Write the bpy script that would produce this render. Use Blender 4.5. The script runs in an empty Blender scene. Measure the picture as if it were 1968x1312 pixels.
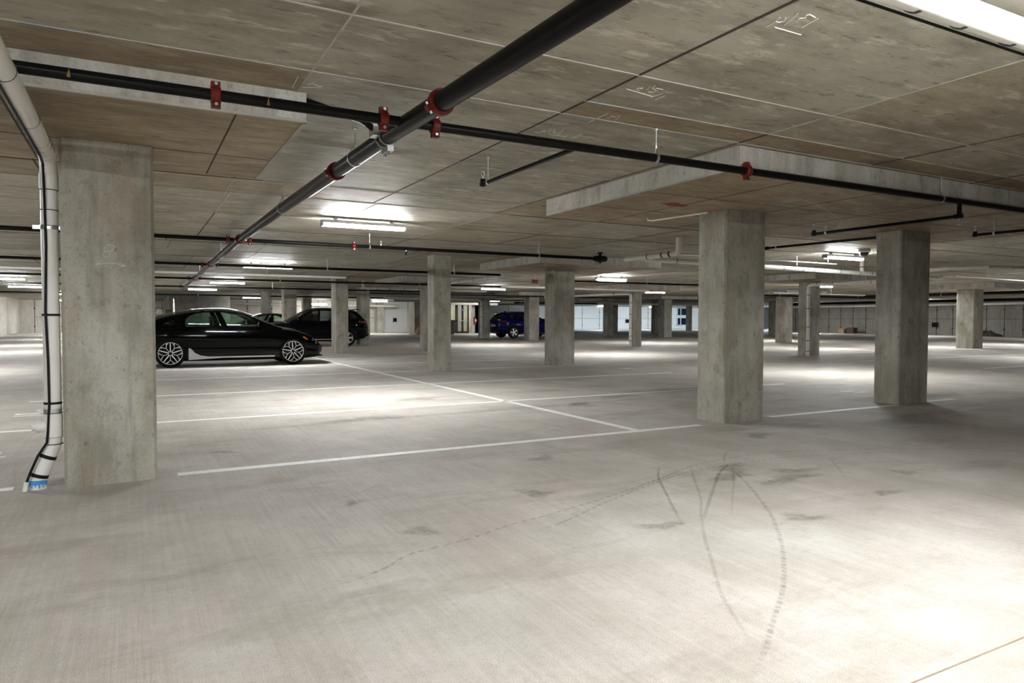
import bpy, math, random
import numpy as np
from mathutils import Vector, Matrix
random.seed(7)
rng = np.random.default_rng(7)
SC = bpy.context.scene
COL = SC.collection
PI = math.pi

# ------------------------------------------------------------------ helpers
class G:
    """collects shapes, then links them as one mesh object"""
    def __init__(s): s.v = []; s.f = []; s.m = []
    def add(s, vs, fs, m=0):
        o = len(s.v); s.v += [tuple(map(float, p)) for p in vs]
        s.f += [tuple(i + o for i in f) for f in fs]; s.m += [m] * len(fs); return s
    def box(s, x0, x1, y0, y1, z0, z1, m=0):
        return s.add([(x0,y0,z0),(x1,y0,z0),(x1,y1,z0),(x0,y1,z0),(x0,y0,z1),(x1,y0,z1),(x1,y1,z1),(x0,y1,z1)],
                     [(0,3,2,1),(4,5,6,7),(0,1,5,4),(1,2,6,5),(2,3,7,6),(3,0,4,7)], m)
    def prism(s, poly, z0, z1, m=0, fn=None):
        """poly in 2d, extruded between z0 and z1; fn maps (a,b,c) to xyz"""
        fn = fn or (lambda a, b, c: (a, b, c)); n = len(poly)
        vs = [fn(a, b, z0) for a, b in poly] + [fn(a, b, z1) for a, b in poly]
        fs = [tuple(range(n))[::-1], tuple(range(n, 2*n))] + [(i, (i+1) % n, n+(i+1) % n, n+i) for i in range(n)]
        return s.add(vs, fs, m)
    def tube(s, path, r, n=12, m=0, caps=True):
        P = [Vector(p) for p in path]; k = len(P)
        T = []
        for i in range(k):
            a = (P[i]-P[i-1]).normalized() if i else None
            b = (P[i+1]-P[i]).normalized() if i < k-1 else None
            t = (a+b) if (a and b) else (a or b)
            T.append(t.normalized())
        up = Vector((0,0,1)) if abs(T[0].z) < .9 else Vector((1,0,0))
        u = T[0].cross(up).normalized()
        vs = []
        for i in range(k):
            u = (u - T[i]*u.dot(T[i])).normalized(); w = T[i].cross(u)
            rr = r[i] if hasattr(r, '__len__') else r
            for j in range(n):
                a = 2*PI*j/n; vs.append(P[i] + (u*math.cos(a) + w*math.sin(a))*rr)
        fs = [(i*n+j, i*n+(j+1) % n, (i+1)*n+(j+1) % n, (i+1)*n+j) for i in range(k-1) for j in range(n)]
        if caps: fs += [tuple(range(n))[::-1], tuple(range((k-1)*n, k*n))]
        return s.add(vs, fs, m)
    def lathe(s, o, ax, prof, n=24, m=0, close=False):
        """prof = (distance along ax, radius) list"""
        o = Vector(o); ax = Vector(ax).normalized()
        up = Vector((0,0,1)) if abs(ax.z) < .9 else Vector((1,0,0))
        u = ax.cross(up).normalized(); w = ax.cross(u); k = len(prof)
        vs = [o + ax*d + (u*math.cos(2*PI*j/n) + w*math.sin(2*PI*j/n))*r for d, r in prof for j in range(n)]
        fs = [(i*n+j, i*n+(j+1) % n, (i+1)*n+(j+1) % n, (i+1)*n+j) for i in range(k-1) for j in range(n)]
        if close: fs += [((k-1)*n+j, (k-1)*n+(j+1) % n, (j+1) % n, j) for j in range(n)]
        else: fs += [tuple(range(n))[::-1], tuple(range((k-1)*n, k*n))]
        return s.add(vs, fs, m)
    def torus(s, o, ax, R, r, n=24, k=8, m=0):
        return s.lathe(o, ax, [(r*math.sin(2*PI*i/k), R + r*math.cos(2*PI*i/k)) for i in range(k)], n, m, True)
    def obj(s, name, mats, parent=None, loc=None, smooth=35, fix=True):
        """world coordinates in; if parent/loc is given the mesh is stored relative to it"""
        base = Vector(parent['_o']) if parent is not None and '_o' in parent else Vector((0,0,0))
        own = Vector(loc) if loc is not None else base
        me = bpy.data.meshes.new(name)
        me.from_pydata([tuple(Vector(p) - own) for p in s.v], [], s.f)
        for mt in (mats if isinstance(mats, (list, tuple)) else [mats]): me.materials.append(mt)
        me.polygons.foreach_set('material_index', s.m)
        if fix:
            import bmesh
            bm = bmesh.new(); bm.from_mesh(me); bmesh.ops.recalc_face_normals(bm, faces=bm.faces); bm.to_mesh(me); bm.free()
        if smooth:
            me.polygons.foreach_set('use_smooth', [True]*len(me.polygons)); me.set_sharp_from_angle(angle=math.radians(smooth))
        me.update()
        o = bpy.data.objects.new(name, me); COL.objects.link(o)
        o['_o'] = list(own)
        o.location = own - base
        if parent is not None: o.parent = parent
        return o

def thing(name, label, cat, loc=(0,0,0), rz=0, group=None):
    o = bpy.data.objects.new(name, None); COL.objects.link(o); o.empty_display_size = .1
    o.location = loc; o.rotation_euler = (0,0,rz); o['_o'] = list(loc)
    return tag(o, label, cat, group)
def tag(o, label, cat, group=None, kind='thing'):
    o['label'] = label; o['category'] = cat; o['kind'] = kind
    if group: o['group'] = group
    return o
def structure(o, label=None):
    o['kind'] = 'structure'
    if label: o['label'] = label
    return o
def copy_tree(o, parent=None):
    c = o.copy(); COL.objects.link(c)
    if parent is not None: c.parent = parent
    for ch in list(o.children): copy_tree(ch, c)
    return c

# ------------------------------------------------------------------ materials
def new_mat(name):
    m = bpy.data.materials.new(name); m.use_nodes = True
    nt = m.node_tree; nt.nodes.clear(); return m, nt
class N:
    """small node-tree writer"""
    def __init__(s, nt): s.nt = nt
    def node(s, t, ins=None, **kw):
        n = s.nt.nodes.new(t)
        for k, v in kw.items(): setattr(n, k, v)
        for k, v in (ins or {}).items():
            if isinstance(v, bpy.types.NodeSocket): s.nt.links.new(v, n.inputs[k])
            else: n.inputs[k].default_value = v
        return n
    def math(s, op, a, b=0.0, clamp=False):
        n = s.node('ShaderNodeMath', operation=op, use_clamp=clamp)
        for i, v in enumerate((a, b)):
            if isinstance(v, bpy.types.NodeSocket): s.nt.links.new(v, n.inputs[i])
            else: n.inputs[i].default_value = v
        return n.outputs[0]
    def noise(s, vec, scale, detail=4, rough=.55, stretch=(1,1,1), off=(0,0,0)):
        mp = s.node('ShaderNodeMapping', {'Vector': vec, 'Scale': stretch, 'Location': off})
        return s.node('ShaderNodeTexNoise', {'Vector': mp.outputs[0], 'Scale': scale, 'Detail': detail, 'Roughness': rough}).outputs['Fac']
    def ramp(s, fac, stops):
        n = s.node('ShaderNodeValToRGB', {'Fac': fac}); e = n.color_ramp.elements
        while len(e) < len(stops): e.new(.5)
        for i, (p, c) in enumerate(stops):
            e[i].position = p; e[i].color = (*c, 1) if hasattr(c, '__len__') else (c, c, c, 1)
        return n.outputs['Color']
    def mix(s, f, a, b, mode='MIX'):
        n = s.node('ShaderNodeMix', data_type='RGBA', blend_type=mode)
        for k, v in ((0, f), (6, a), (7, b)):
            if isinstance(v, bpy.types.NodeSocket): s.nt.links.new(v, n.inputs[k])
            elif k and len(v) == 3: n.inputs[k].default_value = (*v, 1)
            else: n.inputs[k].default_value = v
        return n.outputs[2]
    def pos(s): return s.node('ShaderNodeNewGeometry').outputs['Position']
    def attr(s, name): return s.node('ShaderNodeAttribute', attribute_name=name).outputs['Fac']
    def bump(s, h, strength=.3, dist=.01): return s.node('ShaderNodeBump', {'Height': h, 'Strength': strength, 'Distance': dist}).outputs[0]
    def out(s, sh): s.node('ShaderNodeOutputMaterial', {'Surface': sh})
    def bsdf(s, **k):
        n = s.node('ShaderNodeBsdfPrincipled')
        for key, v in k.items():
            i = n.inputs[key.replace('_', ' ')]
            if isinstance(v, bpy.types.NodeSocket): s.nt.links.new(v, i)
            else: i.default_value = (*v, 1) if hasattr(v, '__len__') and len(v) == 3 and i.type == 'RGBA' else v
        return n.outputs[0]

def plain(name, c, rough=.5, metal=0., coat=0., spec=.5, var=.12, scale=9.):
    m, nt = new_mat(name); n = N(nt)
    f = n.noise(n.pos(), scale, 5, .6)
    col = n.mix(n.math('MULTIPLY', f, 1.0), tuple(x*(1-var) for x in c), tuple(min(1, x*(1+var)) for x in c))
    rg = n.math('ADD', n.math('MULTIPLY', f, .12), rough-.06, True)
    n.out(n.bsdf(Base_Color=col, Roughness=rg, Metallic=metal, Coat_Weight=coat, Coat_Roughness=.03, Specular_IOR_Level=spec)); return m

def m_floor():
    m, nt = new_mat('floor_concrete'); n = N(nt); p = n.pos()
    big = n.noise(p, .30, 5, .62); mid = n.noise(p, 1.5, 7, .66, (1,.7,1)); fine = n.noise(p, 30, 4, .75)
    grit = n.noise(p, 310, 2, .6); blot = n.noise(p, 5.5, 6, .7, (.8,1,1), (2,5,0))
    brush = n.noise(p, 7, 5, .7, (5,.10,1)); trowel = n.noise(p, 30, 4, .8, (3.4,.05,1)); tmask = n.ramp(n.noise(p, .9, 3, .6, (1.2,.35,1), (8,2,0)), [(.50,0.),(.62,1.)])
    hue = n.noise(p, .75, 3, .5, (1,1,1), (11,3,0))
    c = n.ramp(big, [(.34,(0.340,0.300,0.255)),(.5,(0.432,0.392,0.347)),(.66,(0.522,0.494,0.457))])
    c = n.mix(.6, c, n.ramp(mid, [(.30,(0.302,0.264,0.220)),(.5,(0.456,0.418,0.371)),(.70,(0.638,0.607,0.568))]))
    c = n.mix(n.math('MULTIPLY', n.ramp(brush, [(.50,0.),(.70,1.)]), .20), c, (0.681,0.669,0.646))
    c = n.mix(n.math('MULTIPLY', n.ramp(brush, [(.30,1.),(.48,0.)]), .22), c, (0.257,0.228,0.191))
    c = n.mix(n.math('MULTIPLY', n.ramp(blot, [(.52,0.),(.70,1.)]), .30), c, (0.287,0.254,0.213))
    c = n.mix(n.math('MULTIPLY', n.ramp(fine, [(.5,0.),(.68,1.)]), .30), c, (0.250,0.228,0.198))
    c = n.mix(n.math('MULTIPLY', n.ramp(grit, [(.53,0.),(.62,1.)]), .55), c, (0.167,0.154,0.139))
    c = n.mix(n.math('MULTIPLY', n.ramp(grit, [(.36,1.),(.45,0.)]), .5), c, (0.788,0.768,0.726))
    c = n.mix(n.math('MULTIPLY', n.math('MULTIPLY', tmask, n.ramp(trowel, [(.48,0.),(.60,1.)])), .13), c, (0.164,0.148,0.128))
    c = n.mix(n.math('MULTIPLY', n.math('MULTIPLY', tmask, n.ramp(trowel, [(.38,1.),(.48,0.)])), .12), c, (0.719,0.689,0.632))
    c = n.mix(.22, c, n.mix(n.ramp(hue, [(.40,0.),(.60,1.)]), (.95,1.0,.92), (1.0,.93,.90)), 'MULTIPLY')
    stain = n.noise(p, .8, 7, .72, (.55,1.6,1), (3,7,0))
    c = n.mix(n.math('MULTIPLY', n.ramp(stain, [(.52,0.),(.66,1.)]), .5), c, (0.250,0.212,0.171))
    h = n.math('ADD', n.math('MULTIPLY', grit, .5), n.math('MULTIPLY', brush, .35))
    n.out(n.bsdf(Base_Color=c, Roughness=n.math('ADD', n.math('MULTIPLY', mid, .25), .62), Specular_IOR_Level=.3, Normal=n.bump(h, .35, .004))); return m

def m_ceiling(name='ceiling_concrete'):
    m, nt = new_mat(name); n = N(nt); p = n.pos()
    tone = n.attr('tone'); brown = n.attr('brown')
    big = n.noise(p, .8, 6, .65); smear = n.noise(p, 2.6, 8, .74, (.7,2.2,1)); sp = n.noise(p, 9, 5, .75, (.55,2.0,1), (4,2,0)); gr = n.noise(p, 4, 7, .75, (.6,2.6,1), (1,8,0))
    c = n.mix(tone, (0.222,0.207,0.162), (0.337,0.317,0.255))
    c = n.mix(n.math('MULTIPLY', n.ramp(big, [(.38,0.),(.60,1.)]), .65), c, (0.425,0.397,0.323))
    mott = n.noise(p, 1.6, 6, .7, (.8,1.4,1), (6,6,0))
    c = n.mix(n.math('MULTIPLY', n.ramp(mott, [(.34,1.),(.50,0.)]), .55), c, (0.171,0.152,0.112))
    cb = n.mix(n.ramp(big, [(.36,0.),(.62,1.)]), (0.210,0.149,0.087), (0.349,0.266,0.168))
    cb = n.mix(n.math('MULTIPLY', n.ramp(gr, [(.48,0.),(.64,1.)]), .6), cb, (0.140,0.098,0.056))
    c = n.mix(brown, c, cb)
    c = n.mix(n.math('MULTIPLY', n.ramp(smear, [(.51,0.),(.66,1.)]), .42), c, (0.508,0.470,0.381))
    c = n.mix(n.math('MULTIPLY', n.ramp(smear, [(.32,1.),(.46,0.)]), .6), c, (0.127,0.107,0.074))
    c = n.mix(n.math('MULTIPLY', n.ramp(sp, [(.58,0.),(.65,1.)]), .65), c, (0.095,0.081,0.058))
    pat = n.noise(p, 4.2, 5, .72, (.55,1.6,1), (9,1,0))
    c = n.mix(n.math('MULTIPLY', n.math('MULTIPLY', n.ramp(pat, [(.56,0.),(.68,1.)]), n.math('SUBTRACT', 1.0, n.math('MULTIPLY', brown, .75))), .65), c, (0.660,0.622,0.532))
    n.out(n.bsdf(Base_Color=c, Roughness=.6, Specular_IOR_Level=.35, Normal=n.bump(smear, .2, .006))); return m

def m_column(name, base=(.265,.250,.208), light=(.46,.45,.395), dark=(.10,.092,.073), warm=(.315,.262,.198)):
    m, nt = new_mat(name); n = N(nt); p = n.pos()
    ob = n.node('ShaderNodeObjectInfo').outputs['Random']
    off = n.node('ShaderNodeCombineXYZ', {'X': n.math('MULTIPLY', ob, 37.), 'Y': n.math('MULTIPLY', ob, 91.)}).outputs[0]
    p = n.node('ShaderNodeVectorMath', {0: p, 1: off}, operation='ADD').outputs[0]
    big = n.noise(p, 2.0, 7, .68, (1,1,.6)); streak = n.noise(p, 8, 5, .68, (1,1,.10)); bug = n.noise(p, 19, 5, .75, (1,1,.6)); fine = n.noise(p, 70, 3, .65)
    blot = n.noise(p, 5, 5, .7, (1,1,.8), (5,5,5))
    c = n.mix(n.ramp(big, [(.36,0.),(.62,1.)]), base, light)
    c = n.mix(n.math('MULTIPLY', n.ramp(n.noise(p, 2.6, 4, .65, (1,1,.5), (5,5,5)), [(.46,0.),(.64,1.)]), .6), c, warm)
    c = n.mix(n.math('MULTIPLY', n.ramp(streak, [(.50,0.),(.68,1.)]), .38), c, light)
    c = n.mix(n.math('MULTIPLY', n.ramp(streak, [(.30,1.),(.47,0.)]), .38), c, dark)
    c = n.mix(n.math('MULTIPLY', n.ramp(blot, [(.55,0.),(.68,1.)]), .42), c, dark)
    c = n.mix(n.math('MULTIPLY', n.ramp(bug, [(.60,0.),(.68,1.)]), .6), c, dark)
    c = n.mix(n.math('MULTIPLY', n.ramp(fine, [(.54,0.),(.68,1.)]), .3), c, dark)
    n.out(n.bsdf(Base_Color=c, Roughness=.78, Specular_IOR_Level=.25, Normal=n.bump(bug, .35, .006))); return m

def m_emit(name, c, s):
    m, nt = new_mat(name); n = N(nt)
    n.out(n.node('ShaderNodeEmission', {'Color': (*c, 1), 'Strength': s}).outputs[0]); return m
def m_glass(name, tint, refl=.10, rough=.02):
    m, nt = new_mat(name); n = N(nt)
    t = n.node('ShaderNodeBsdfTransparent', {'Color': (*tint, 1)}).outputs[0]
    g = n.node('ShaderNodeBsdfGlossy', {'Color': (1,1,1,1), 'Roughness': rough}).outputs[0]
    fr = n.node('ShaderNodeLayerWeight', {'Blend': .25}).outputs['Fresnel']
    f = n.math('ADD', n.math('MULTIPLY', fr, .6), refl*.4, True)
    n.out(n.node('ShaderNodeMixShader', {0: f, 1: t, 2: g}).outputs[0]); return m
def m_mark(name, c, strength=1., scale=30.):
    """rubber or dirt rubbed on the floor: coverage comes from the mark's own 'cover' attribute broken up by noise"""
    m, nt = new_mat(name); n = N(nt)
    a = n.math('MULTIPLY', n.attr('cover'), n.ramp(n.noise(n.pos(), scale, 4, .7), [(.3,.15),(.65,1.)]))
    a = n.math('MULTIPLY', a, strength, True)
    d = n.bsdf(Base_Color=c, Roughness=.8, Specular_IOR_Level=.2)
    t = n.node('ShaderNodeBsdfTransparent').outputs[0]
    n.out(n.node('ShaderNodeMixShader', {0: a, 1: t, 2: d}).outputs[0]); return m
def m_paint_line(name, c):
    m, nt = new_mat(name); n = N(nt); p = n.pos()
    a = n.ramp(n.noise(p, 26, 5, .75), [(.30,.25),(.42,1.)])
    d = n.bsdf(Base_Color=n.mix(n.noise(p, 5, 4), tuple(x*.85 for x in c), c), Roughness=.6)
    t = n.node('ShaderNodeBsdfTransparent').outputs[0]
    n.out(n.node('ShaderNodeMixShader', {0: a, 1: t, 2: d}).outputs[0]); return m

def car_paint(name, c):
    m, nt = new_mat(name); n = N(nt)
    d = n.node('ShaderNodeBsdfDiffuse', {'Color': (*c, 1)}).outputs[0]
    gl = n.node('ShaderNodeBsdfGlossy', {'Color': (1,1,1,1), 'Roughness': .06}).outputs[0]
    fr = n.node('ShaderNodeFresnel', {'IOR': 1.29}).outputs[0]
    n.out(n.node('ShaderNodeMixShader', {0: fr, 1: d, 2: gl}).outputs[0]); return m
M = {}
M['floor'] = m_floor(); M['ceil'] = m_ceiling()
M['col'] = m_column('column_concrete')
M['panel_side'] = m_column('drop_panel_edge', (.31,.30,.27), (.48,.47,.43), (.10,.092,.078), (.34,.30,.24))
M['core_shaded'] = m_column('core_wall_shaded_concrete', (.12,.115,.10), (.19,.185,.17), (.06,.055,.045), (.14,.12,.095))  # unlit core face: its shade is put into a darker wall concrete
M['wall'] = m_column('wall_concrete', (.25,.235,.21), (.33,.315,.29), (.14,.13,.11), (.28,.235,.19))
M['wall_pale'] = m_column('wall_pale_concrete', (.60,.57,.51), (.70,.68,.63), (.42,.39,.34), (.62,.55,.45))
M['joint'] = plain('formwork_joint_dark', (.045,.038,.03), .9)
M['fin'] = plain('formwork_joint_fin', (.36,.34,.30), .8, var=.5, scale=3)
M['line'] = m_paint_line('white_line_paint', (.84,.84,.81))
M['blackpipe'] = plain('black_steel_pipe', (.007,.0065,.006), .30, .0, spec=.10, var=.6, scale=6)
M['red'] = plain('red_coupling_paint', (.12,.009,.006), .45, var=.3, spec=.3)
M['zinc'] = plain('zinc_plated_steel', (.62,.63,.64), .3, 1., var=.15)
M['pvc'] = plain('white_pvc', (.74,.73,.69), .38, var=.05, scale=4)
M['pvcband'] = plain('pvc_joint_black', (.05,.048,.045), .5)  # black rings at the pipe joints
M['blackcable'] = plain('black_cable', (.005,.005,.006), .5, spec=.2)
M['bluetape'] = plain('blue_tape', (.06,.27,.62), .6)
M['bluemark'] = plain('faded_blue_paint', (.14,.22,.38), .8, var=.5, scale=40)
M['housing'] = plain('white_fixture_housing', (.42,.43,.44), .45)
M['lens'] = m_emit('led_lens', (.955,.982,1.), 22.)
M['lens_cool'] = m_emit('led_lens_cool', (.74,.88,1.), 42.); M['lens_side'] = m_emit('led_lens_side', (.955,.982,1.), 10.); M['lens_dim'] = m_emit('led_lens_dim', (1.,.95,.88), 6.)
M['chalk'] = plain('white_chalk', (.70,.70,.66), .95, var=.25, scale=60)
M['chalk_green'] = plain('pale_green_chalk', (.58,.68,.60), .95, var=.25, scale=60)
M['redpaint'] = plain('red_spray_paint', (.26,.03,.025), .8, var=.6, scale=20)
M['mark'] = m_mark('tyre_rubber', (.085,.078,.07), .36, 40)
M['scuff'] = m_mark('floor_scuff', (.10,.09,.075), .48, 22)
M['seam'] = plain('floor_joint_filler', (.22,.17,.11), .8, var=.5)
M['paint_black'] = car_paint('black_car_paint', (.0012,.0012,.0016))
M['paint_dark'] = car_paint('dark_blue_black_car_paint', (.0016,.0018,.0032))
M['paint_blue'] = car_paint('blue_car_paint', (.003,.006,.075))
M['trim'] = plain('black_plastic', (.004,.004,.004), .6, spec=.15)
M['tyre'] = plain('tyre_black', (.004,.004,.004), .6, spec=.15)
M['alloy'] = plain('bright_alloy', (.85,.85,.85), .32, .45, var=.06)
M['rimdark'] = plain('dark_rim', (.004,.004,.004), .6, spec=.15)
M['skirt'] = plain('satin_grey_skirt', (.62,.62,.63), .30, .2)
M['glass_clear'] = m_glass('green_tint_glass', (.62,.80,.70), .12)
M['glass_dark'] = m_glass('privacy_glass', (.22,.25,.26), .16)
M['lamp_red'] = plain('tail_lamp_red', (.10,.005,.005), .15, 0., .4)
M['lamp_clear'] = plain('head_lamp_clear', (.16,.17,.18), .1, .3, .6)
M['amber'] = plain('amber_marker', (.65,.20,.03), .25, 0., 1.)
M['seat'] = plain('dark_seat', (.004,.004,.004), .6, spec=.15)
M['mirrorglass'] = plain('mirror_glass', (.8,.8,.8), .05, 1.)
M['plate'] = plain('pale_plate', (.6,.6,.58), .5)
M['doorframe'] = plain('dark_bronze_frame', (.018,.013,.011), .45)
M['doorglass'] = m_glass('door_glass', (.85,.88,.85), .25)
M['bright_wall'] = plain('white_painted_wall', (.80,.82,.83), .7)
M['brown'] = plain('brown_board', (.075,.038,.022), .6)
M['bluesign'] = plain('blue_sticker', (.03,.06,.55), .5)
M['extinguisher'] = plain('extinguisher_red', (.45,.02,.015), .3)
M['cardboard'] = plain('cardboard', (.33,.21,.12), .85)
M['tarp'] = plain('dark_tarp', (.03,.026,.022), .7, var=.5)
M['log'] = plain('split_log', (.36,.24,.13), .85, var=.5, scale=14)
M['logend'] = plain('log_end', (.50,.36,.20), .85, var=.4, scale=30)
M['black'] = plain('flat_black', (.008,.008,.008), .6)
M['dome'] = plain('smoked_dome', (.05,.03,.04), .08, 0., .6)
M['nightglass'] = plain('night_window_pane', (.008,.02,.05), .06, 0., .5)

# ------------------------------------------------------------------ camera
F_PX = 1339.70224; YAW, PITCH, ROLL = .49676589, .03265462, .00209987
cam = bpy.data.cameras.new('camera'); cam.sensor_width = 36; cam.lens = F_PX/1968*36; cam.clip_start = .05; cam.clip_end = 300
co = bpy.data.objects.new('camera', cam); COL.objects.link(co); SC.camera = co
fw = Vector((math.sin(YAW)*math.cos(PITCH), math.cos(YAW)*math.cos(PITCH), -math.sin(PITCH)))
r0 = Vector((math.cos(YAW), -math.sin(YAW), 0)); u0 = r0.cross(fw)
r_ = r0*math.cos(ROLL) + u0*math.sin(ROLL); u_ = -r0*math.sin(ROLL) + u0*math.cos(ROLL)
co.matrix_world = Matrix(((r_.x,u_.x,-fw.x,0),(r_.y,u_.y,-fw.y,0),(r_.z,u_.z,-fw.z,1.2),(0,0,0,1)))

# ------------------------------------------------------------------ the setting
ZC, ZP = 2.64, 2.455            # slab soffit, drop panel soffit
X0, X1, Y0, Y1 = -26., 90., -18., 72.
g = G(); g.box(X0, X1, Y0, Y1, -.3, 0)
floor = structure(g.obj('floor', M['floor'], smooth=0))

# ceiling: plywood form panels, each panel a face with its own tone; joints as fins and dark gaps
ys = [-17.4,-15.7,-13.9,-12.2,-10.5,-8.7,-7,-5.3,-3.6,-1.9,-.2,1.57,3.31,3.86,4.17,5.9,7.7,8.55,10.28,12.0,13.5,14.4,16.1,17.8,19.5]
while ys[-1] < 71: ys.append(ys[-1] + (1.73 if len(ys) % 5 else .9))
ys = [Y0] + ys + [Y1]
xs_ = [.93 + 1.715*k for k in range(-15, 52)]
g = G(); tone = []; brown = []; fin = G()
g.box(X0, X1, Y0, Y1, ZC+.004, ZC+.3); tone += [.3]*6; brown += [0]*6
COLS_XY = [(-.15,6),(6.27,6.1),(9.8,6.2),(9.8,15.4),(9.5,24),(19.9,15.8),(19.4,24.6),(19.6,34),(30.9,16.6),(29.9,25.3)]
for j in range(len(ys)-1):
    sh = 0 if ys[j] < 8.5 else (.06 if ys[j] < 13 else float(rng.uniform(-.4,.4)))
    xx = [X0] + [x+sh for x in xs_ if X0 < x+sh < X1] + [X1]
    prev, row_tone = (row_tone if j else {}), {}
    for i in range(len(xx)-1):
        a, b, c, d = xx[i], xx[i+1], ys[j], ys[j+1]; mx, my = (a+b)/2, (c+d)/2
        bw = 0.
        for cx, cy in COLS_XY:
            if abs(mx-cx) < 2.6 and abs(my-cy) < 2.2: bw = max(bw, .75)
        if 3.86 < my < 4.2 and mx > 2.6 and mx < 13: bw = .95
        if 3.3 < my < 3.86: bw = .25 if 4.3 < mx < 13 else .05
        if 3.2 < my < 4.2 and mx < 2.6: bw = .05
        if 4.17 < my < 7.7 and -3 < mx < 1.0: bw = .95
        if 4.17 < my < 5.9 and .9 < mx < 4.3: bw = .0
        if 5.9 < my < 7.7 and .9 < mx < 3.8: bw = .0
        if 2.6 < mx < 4.3 and 1.5 < my < 3.3: bw = 0
        if mx > 4.3 and my < 3.3 and mx < 16: bw = max(bw, .35)
        if bw == 0. and rng.random() < .18 and not(-1 < mx < 6 and my < 8): bw = .35
        g.add([(a,c,ZC),(b,c,ZC),(b,d,ZC),(a,d,ZC)], [(0,3,2,1)]); tv = float(rng.random()) if abs(ys[j]-3.86) > .01 or mx > 2.6 else prev[i]; tone.append(tv); brown.append(bw); row_tone[i] = tv
        if i:
            w = float(rng.choice([.004,.006,.009])); mm = int(rng.random() < .55)
            if abs(a-2.645) < .01 and d < 4.2: w, mm = .009, 1
            if abs(a-4.36) < .01 and d < 3.9: w, mm = .005, 0
            if abs(a-.93) < .01 and d < 4.2: w, mm = .006, 0
            fin.box(a-w, a+w, c, d, ZC-.004, ZC+.002, mm)
    if j:
        segs = np.arange(X0, X1, 3.4)
        for s0 in segs:
            w = float(rng.choice([.004,.006,.008])); mm = int(rng.random() < .6)
            if abs(ys[j]-3.86) < .01:
                if s0 + 3.4 < 2.6 or s0 > 12: continue
                fin.box(max(s0, 2.63), s0+3.4, ys[j]-.006, ys[j]+.006, ZC-.005, ZC+.002, 0); continue
            if abs(ys[j]-3.31) < .1 or abs(ys[j]-4.17) < .1: mm, w = 0, .007
            fin.box(s0, min(s0+3.4, X1), ys[j]-w, ys[j]+w, ZC-.005, ZC+.002, mm)
ceil = structure(g.obj('ceiling', M['ceil'], smooth=0, fix=False))
for nm, vals in (('tone', tone), ('brown', brown)):
    at = ceil.data.attributes.new(nm, 'FLOAT', 'FACE'); at.data.foreach_set('value', vals)
fin.obj('formwork_joint', [M['fin'], M['joint']], ceil, smooth=0)
def drop_panel(x0, x1, y0, y1, seams=True, lab='thickened slab panel around a far column head'):
    g = G(); g.box(x0, x1, y0, y1, ZP, ZC+.002, 1); g.m[0] = 0
    n0 = len(g.f)
    if seams:
        g.box(x0, x1, y0-.004, y0+.02, ZP-.005, ZP+.012, 2); g.box(x0-.004, x0+.02, y0, y1, ZP-.005, ZP+.012, 2)
        g.box(x1-.02, x1+.004, y0, y1, ZP-.005, ZP+.004, 2)
        x = x0 + .9
        while x < x1-.3: g.box(x-.006, x+.006, y0+.03, y1-.03, ZP-.002, ZP+.01, 3); x += 1.22
        for y in (y0+1.23, y0+2.2):
            if y < y1-.1: g.box(x0+.03, x1-.03, y-.004, y+.004, ZP-.002, ZP+.01, 3)
    o = structure(g.obj('ceiling_drop_panel', [M['ceil'], M['panel_side'], M['fin'], M['joint']], smooth=0, fix=False), lab)
    for nm, v in (('tone', .5), ('brown', .92)):
        at = o.data.attributes.new(nm, 'FLOAT', 'FACE'); at.data.foreach_set('value', [v]*len(o.data.polygons))
    return o
drop_panel(-1.55, .99, 4.596, 6.66, lab='drop panel above the chalk-marked column')
dpB = drop_panel(4.43, 11.55, 4.22, 7.30, lab='large pale-edged drop panel spanning two thick columns')
drop_panel(7.98, 11.45, 13.41, 16.49, lab='small pale-edged drop panel in the middle distance')
drop_panel(8.0, 11.1, 22.5, 25.6)
for cx, cy in ((19.9,15.8),(19.43,24.7),(19.6,34.0),(30.95,16.35),(29.9,25.3),(30.4,35.2),(30.05,41),(19.1,38.9),(40.1,34.7)):
    drop_panel(cx-1.5, cx+1.5, cy-1.4, cy+1.4, False)

# walls
def wall(name, boxes, mat=None, label=None, smooth=0):
    g = G()
    for b in boxes: g.box(*b)
    return structure(g.obj(name, mat or M['wall'], smooth=0), label)
def form_lines(parent, ax, pos, a0, a1, step, side, z1=ZC):
    """form joints and tie holes cast in a wall; ax 'x' = wall plane at x=pos"""
    g = G(); a = a0
    d = .012
    while a < a1:
        if ax == 'x': g.box(pos-d, pos+d, a-.02, a+.02, 0, z1)
        else: g.box(a-.02, a+.02, pos-d, pos+d, 0, z1)
        for z in (.5, 1.95):
            if ax == 'x': g.lathe((pos-.02*side, a, z), (1,0,0), [(0,.06),(.04,.06)], 10)
            else: g.lathe((a, pos-.02*side, z), (0,1,0), [(0,.06),(.04,.06)], 10)
        a += step
    if ax == 'x': g.box(pos-d, pos+d, a0, a1, 1.24, 1.265)
    else: g.box(a0, a1, pos-d, pos+d, 1.24, 1.265)
    g.obj('form_joint', M['joint'], parent, smooth=0)
w = wall('wall_right', [(55,55.4,Y0,47.6,0,ZC)]); form_lines(w, 'x', 55, 2, 47.4, 1.2, 1)
wall('wall_right_return', [(55.4,90,47.2,47.6,0,ZC)])
w = wall('wall_back_right', [(25,90,66.5,66.9,0,ZC)], M['bright_wall']); form_lines(w, 'y', 66.5, 26, 56, 2.4, 1)
wall('wall_back_step', [(25,25.3,52.6,66.5,0,ZC)], M['wall_pale'])
w = wall('wall_back_middle', [(5.6,18.3,58,58.4,0,ZC)], M['wall_pale']); form_lines(w, 'y', 58, 6, 18, 1.83, 1)
wall('wall_back_white', [(18.3,21.3,58,58.4,0,ZC)], M['bright_wall'])
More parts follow.
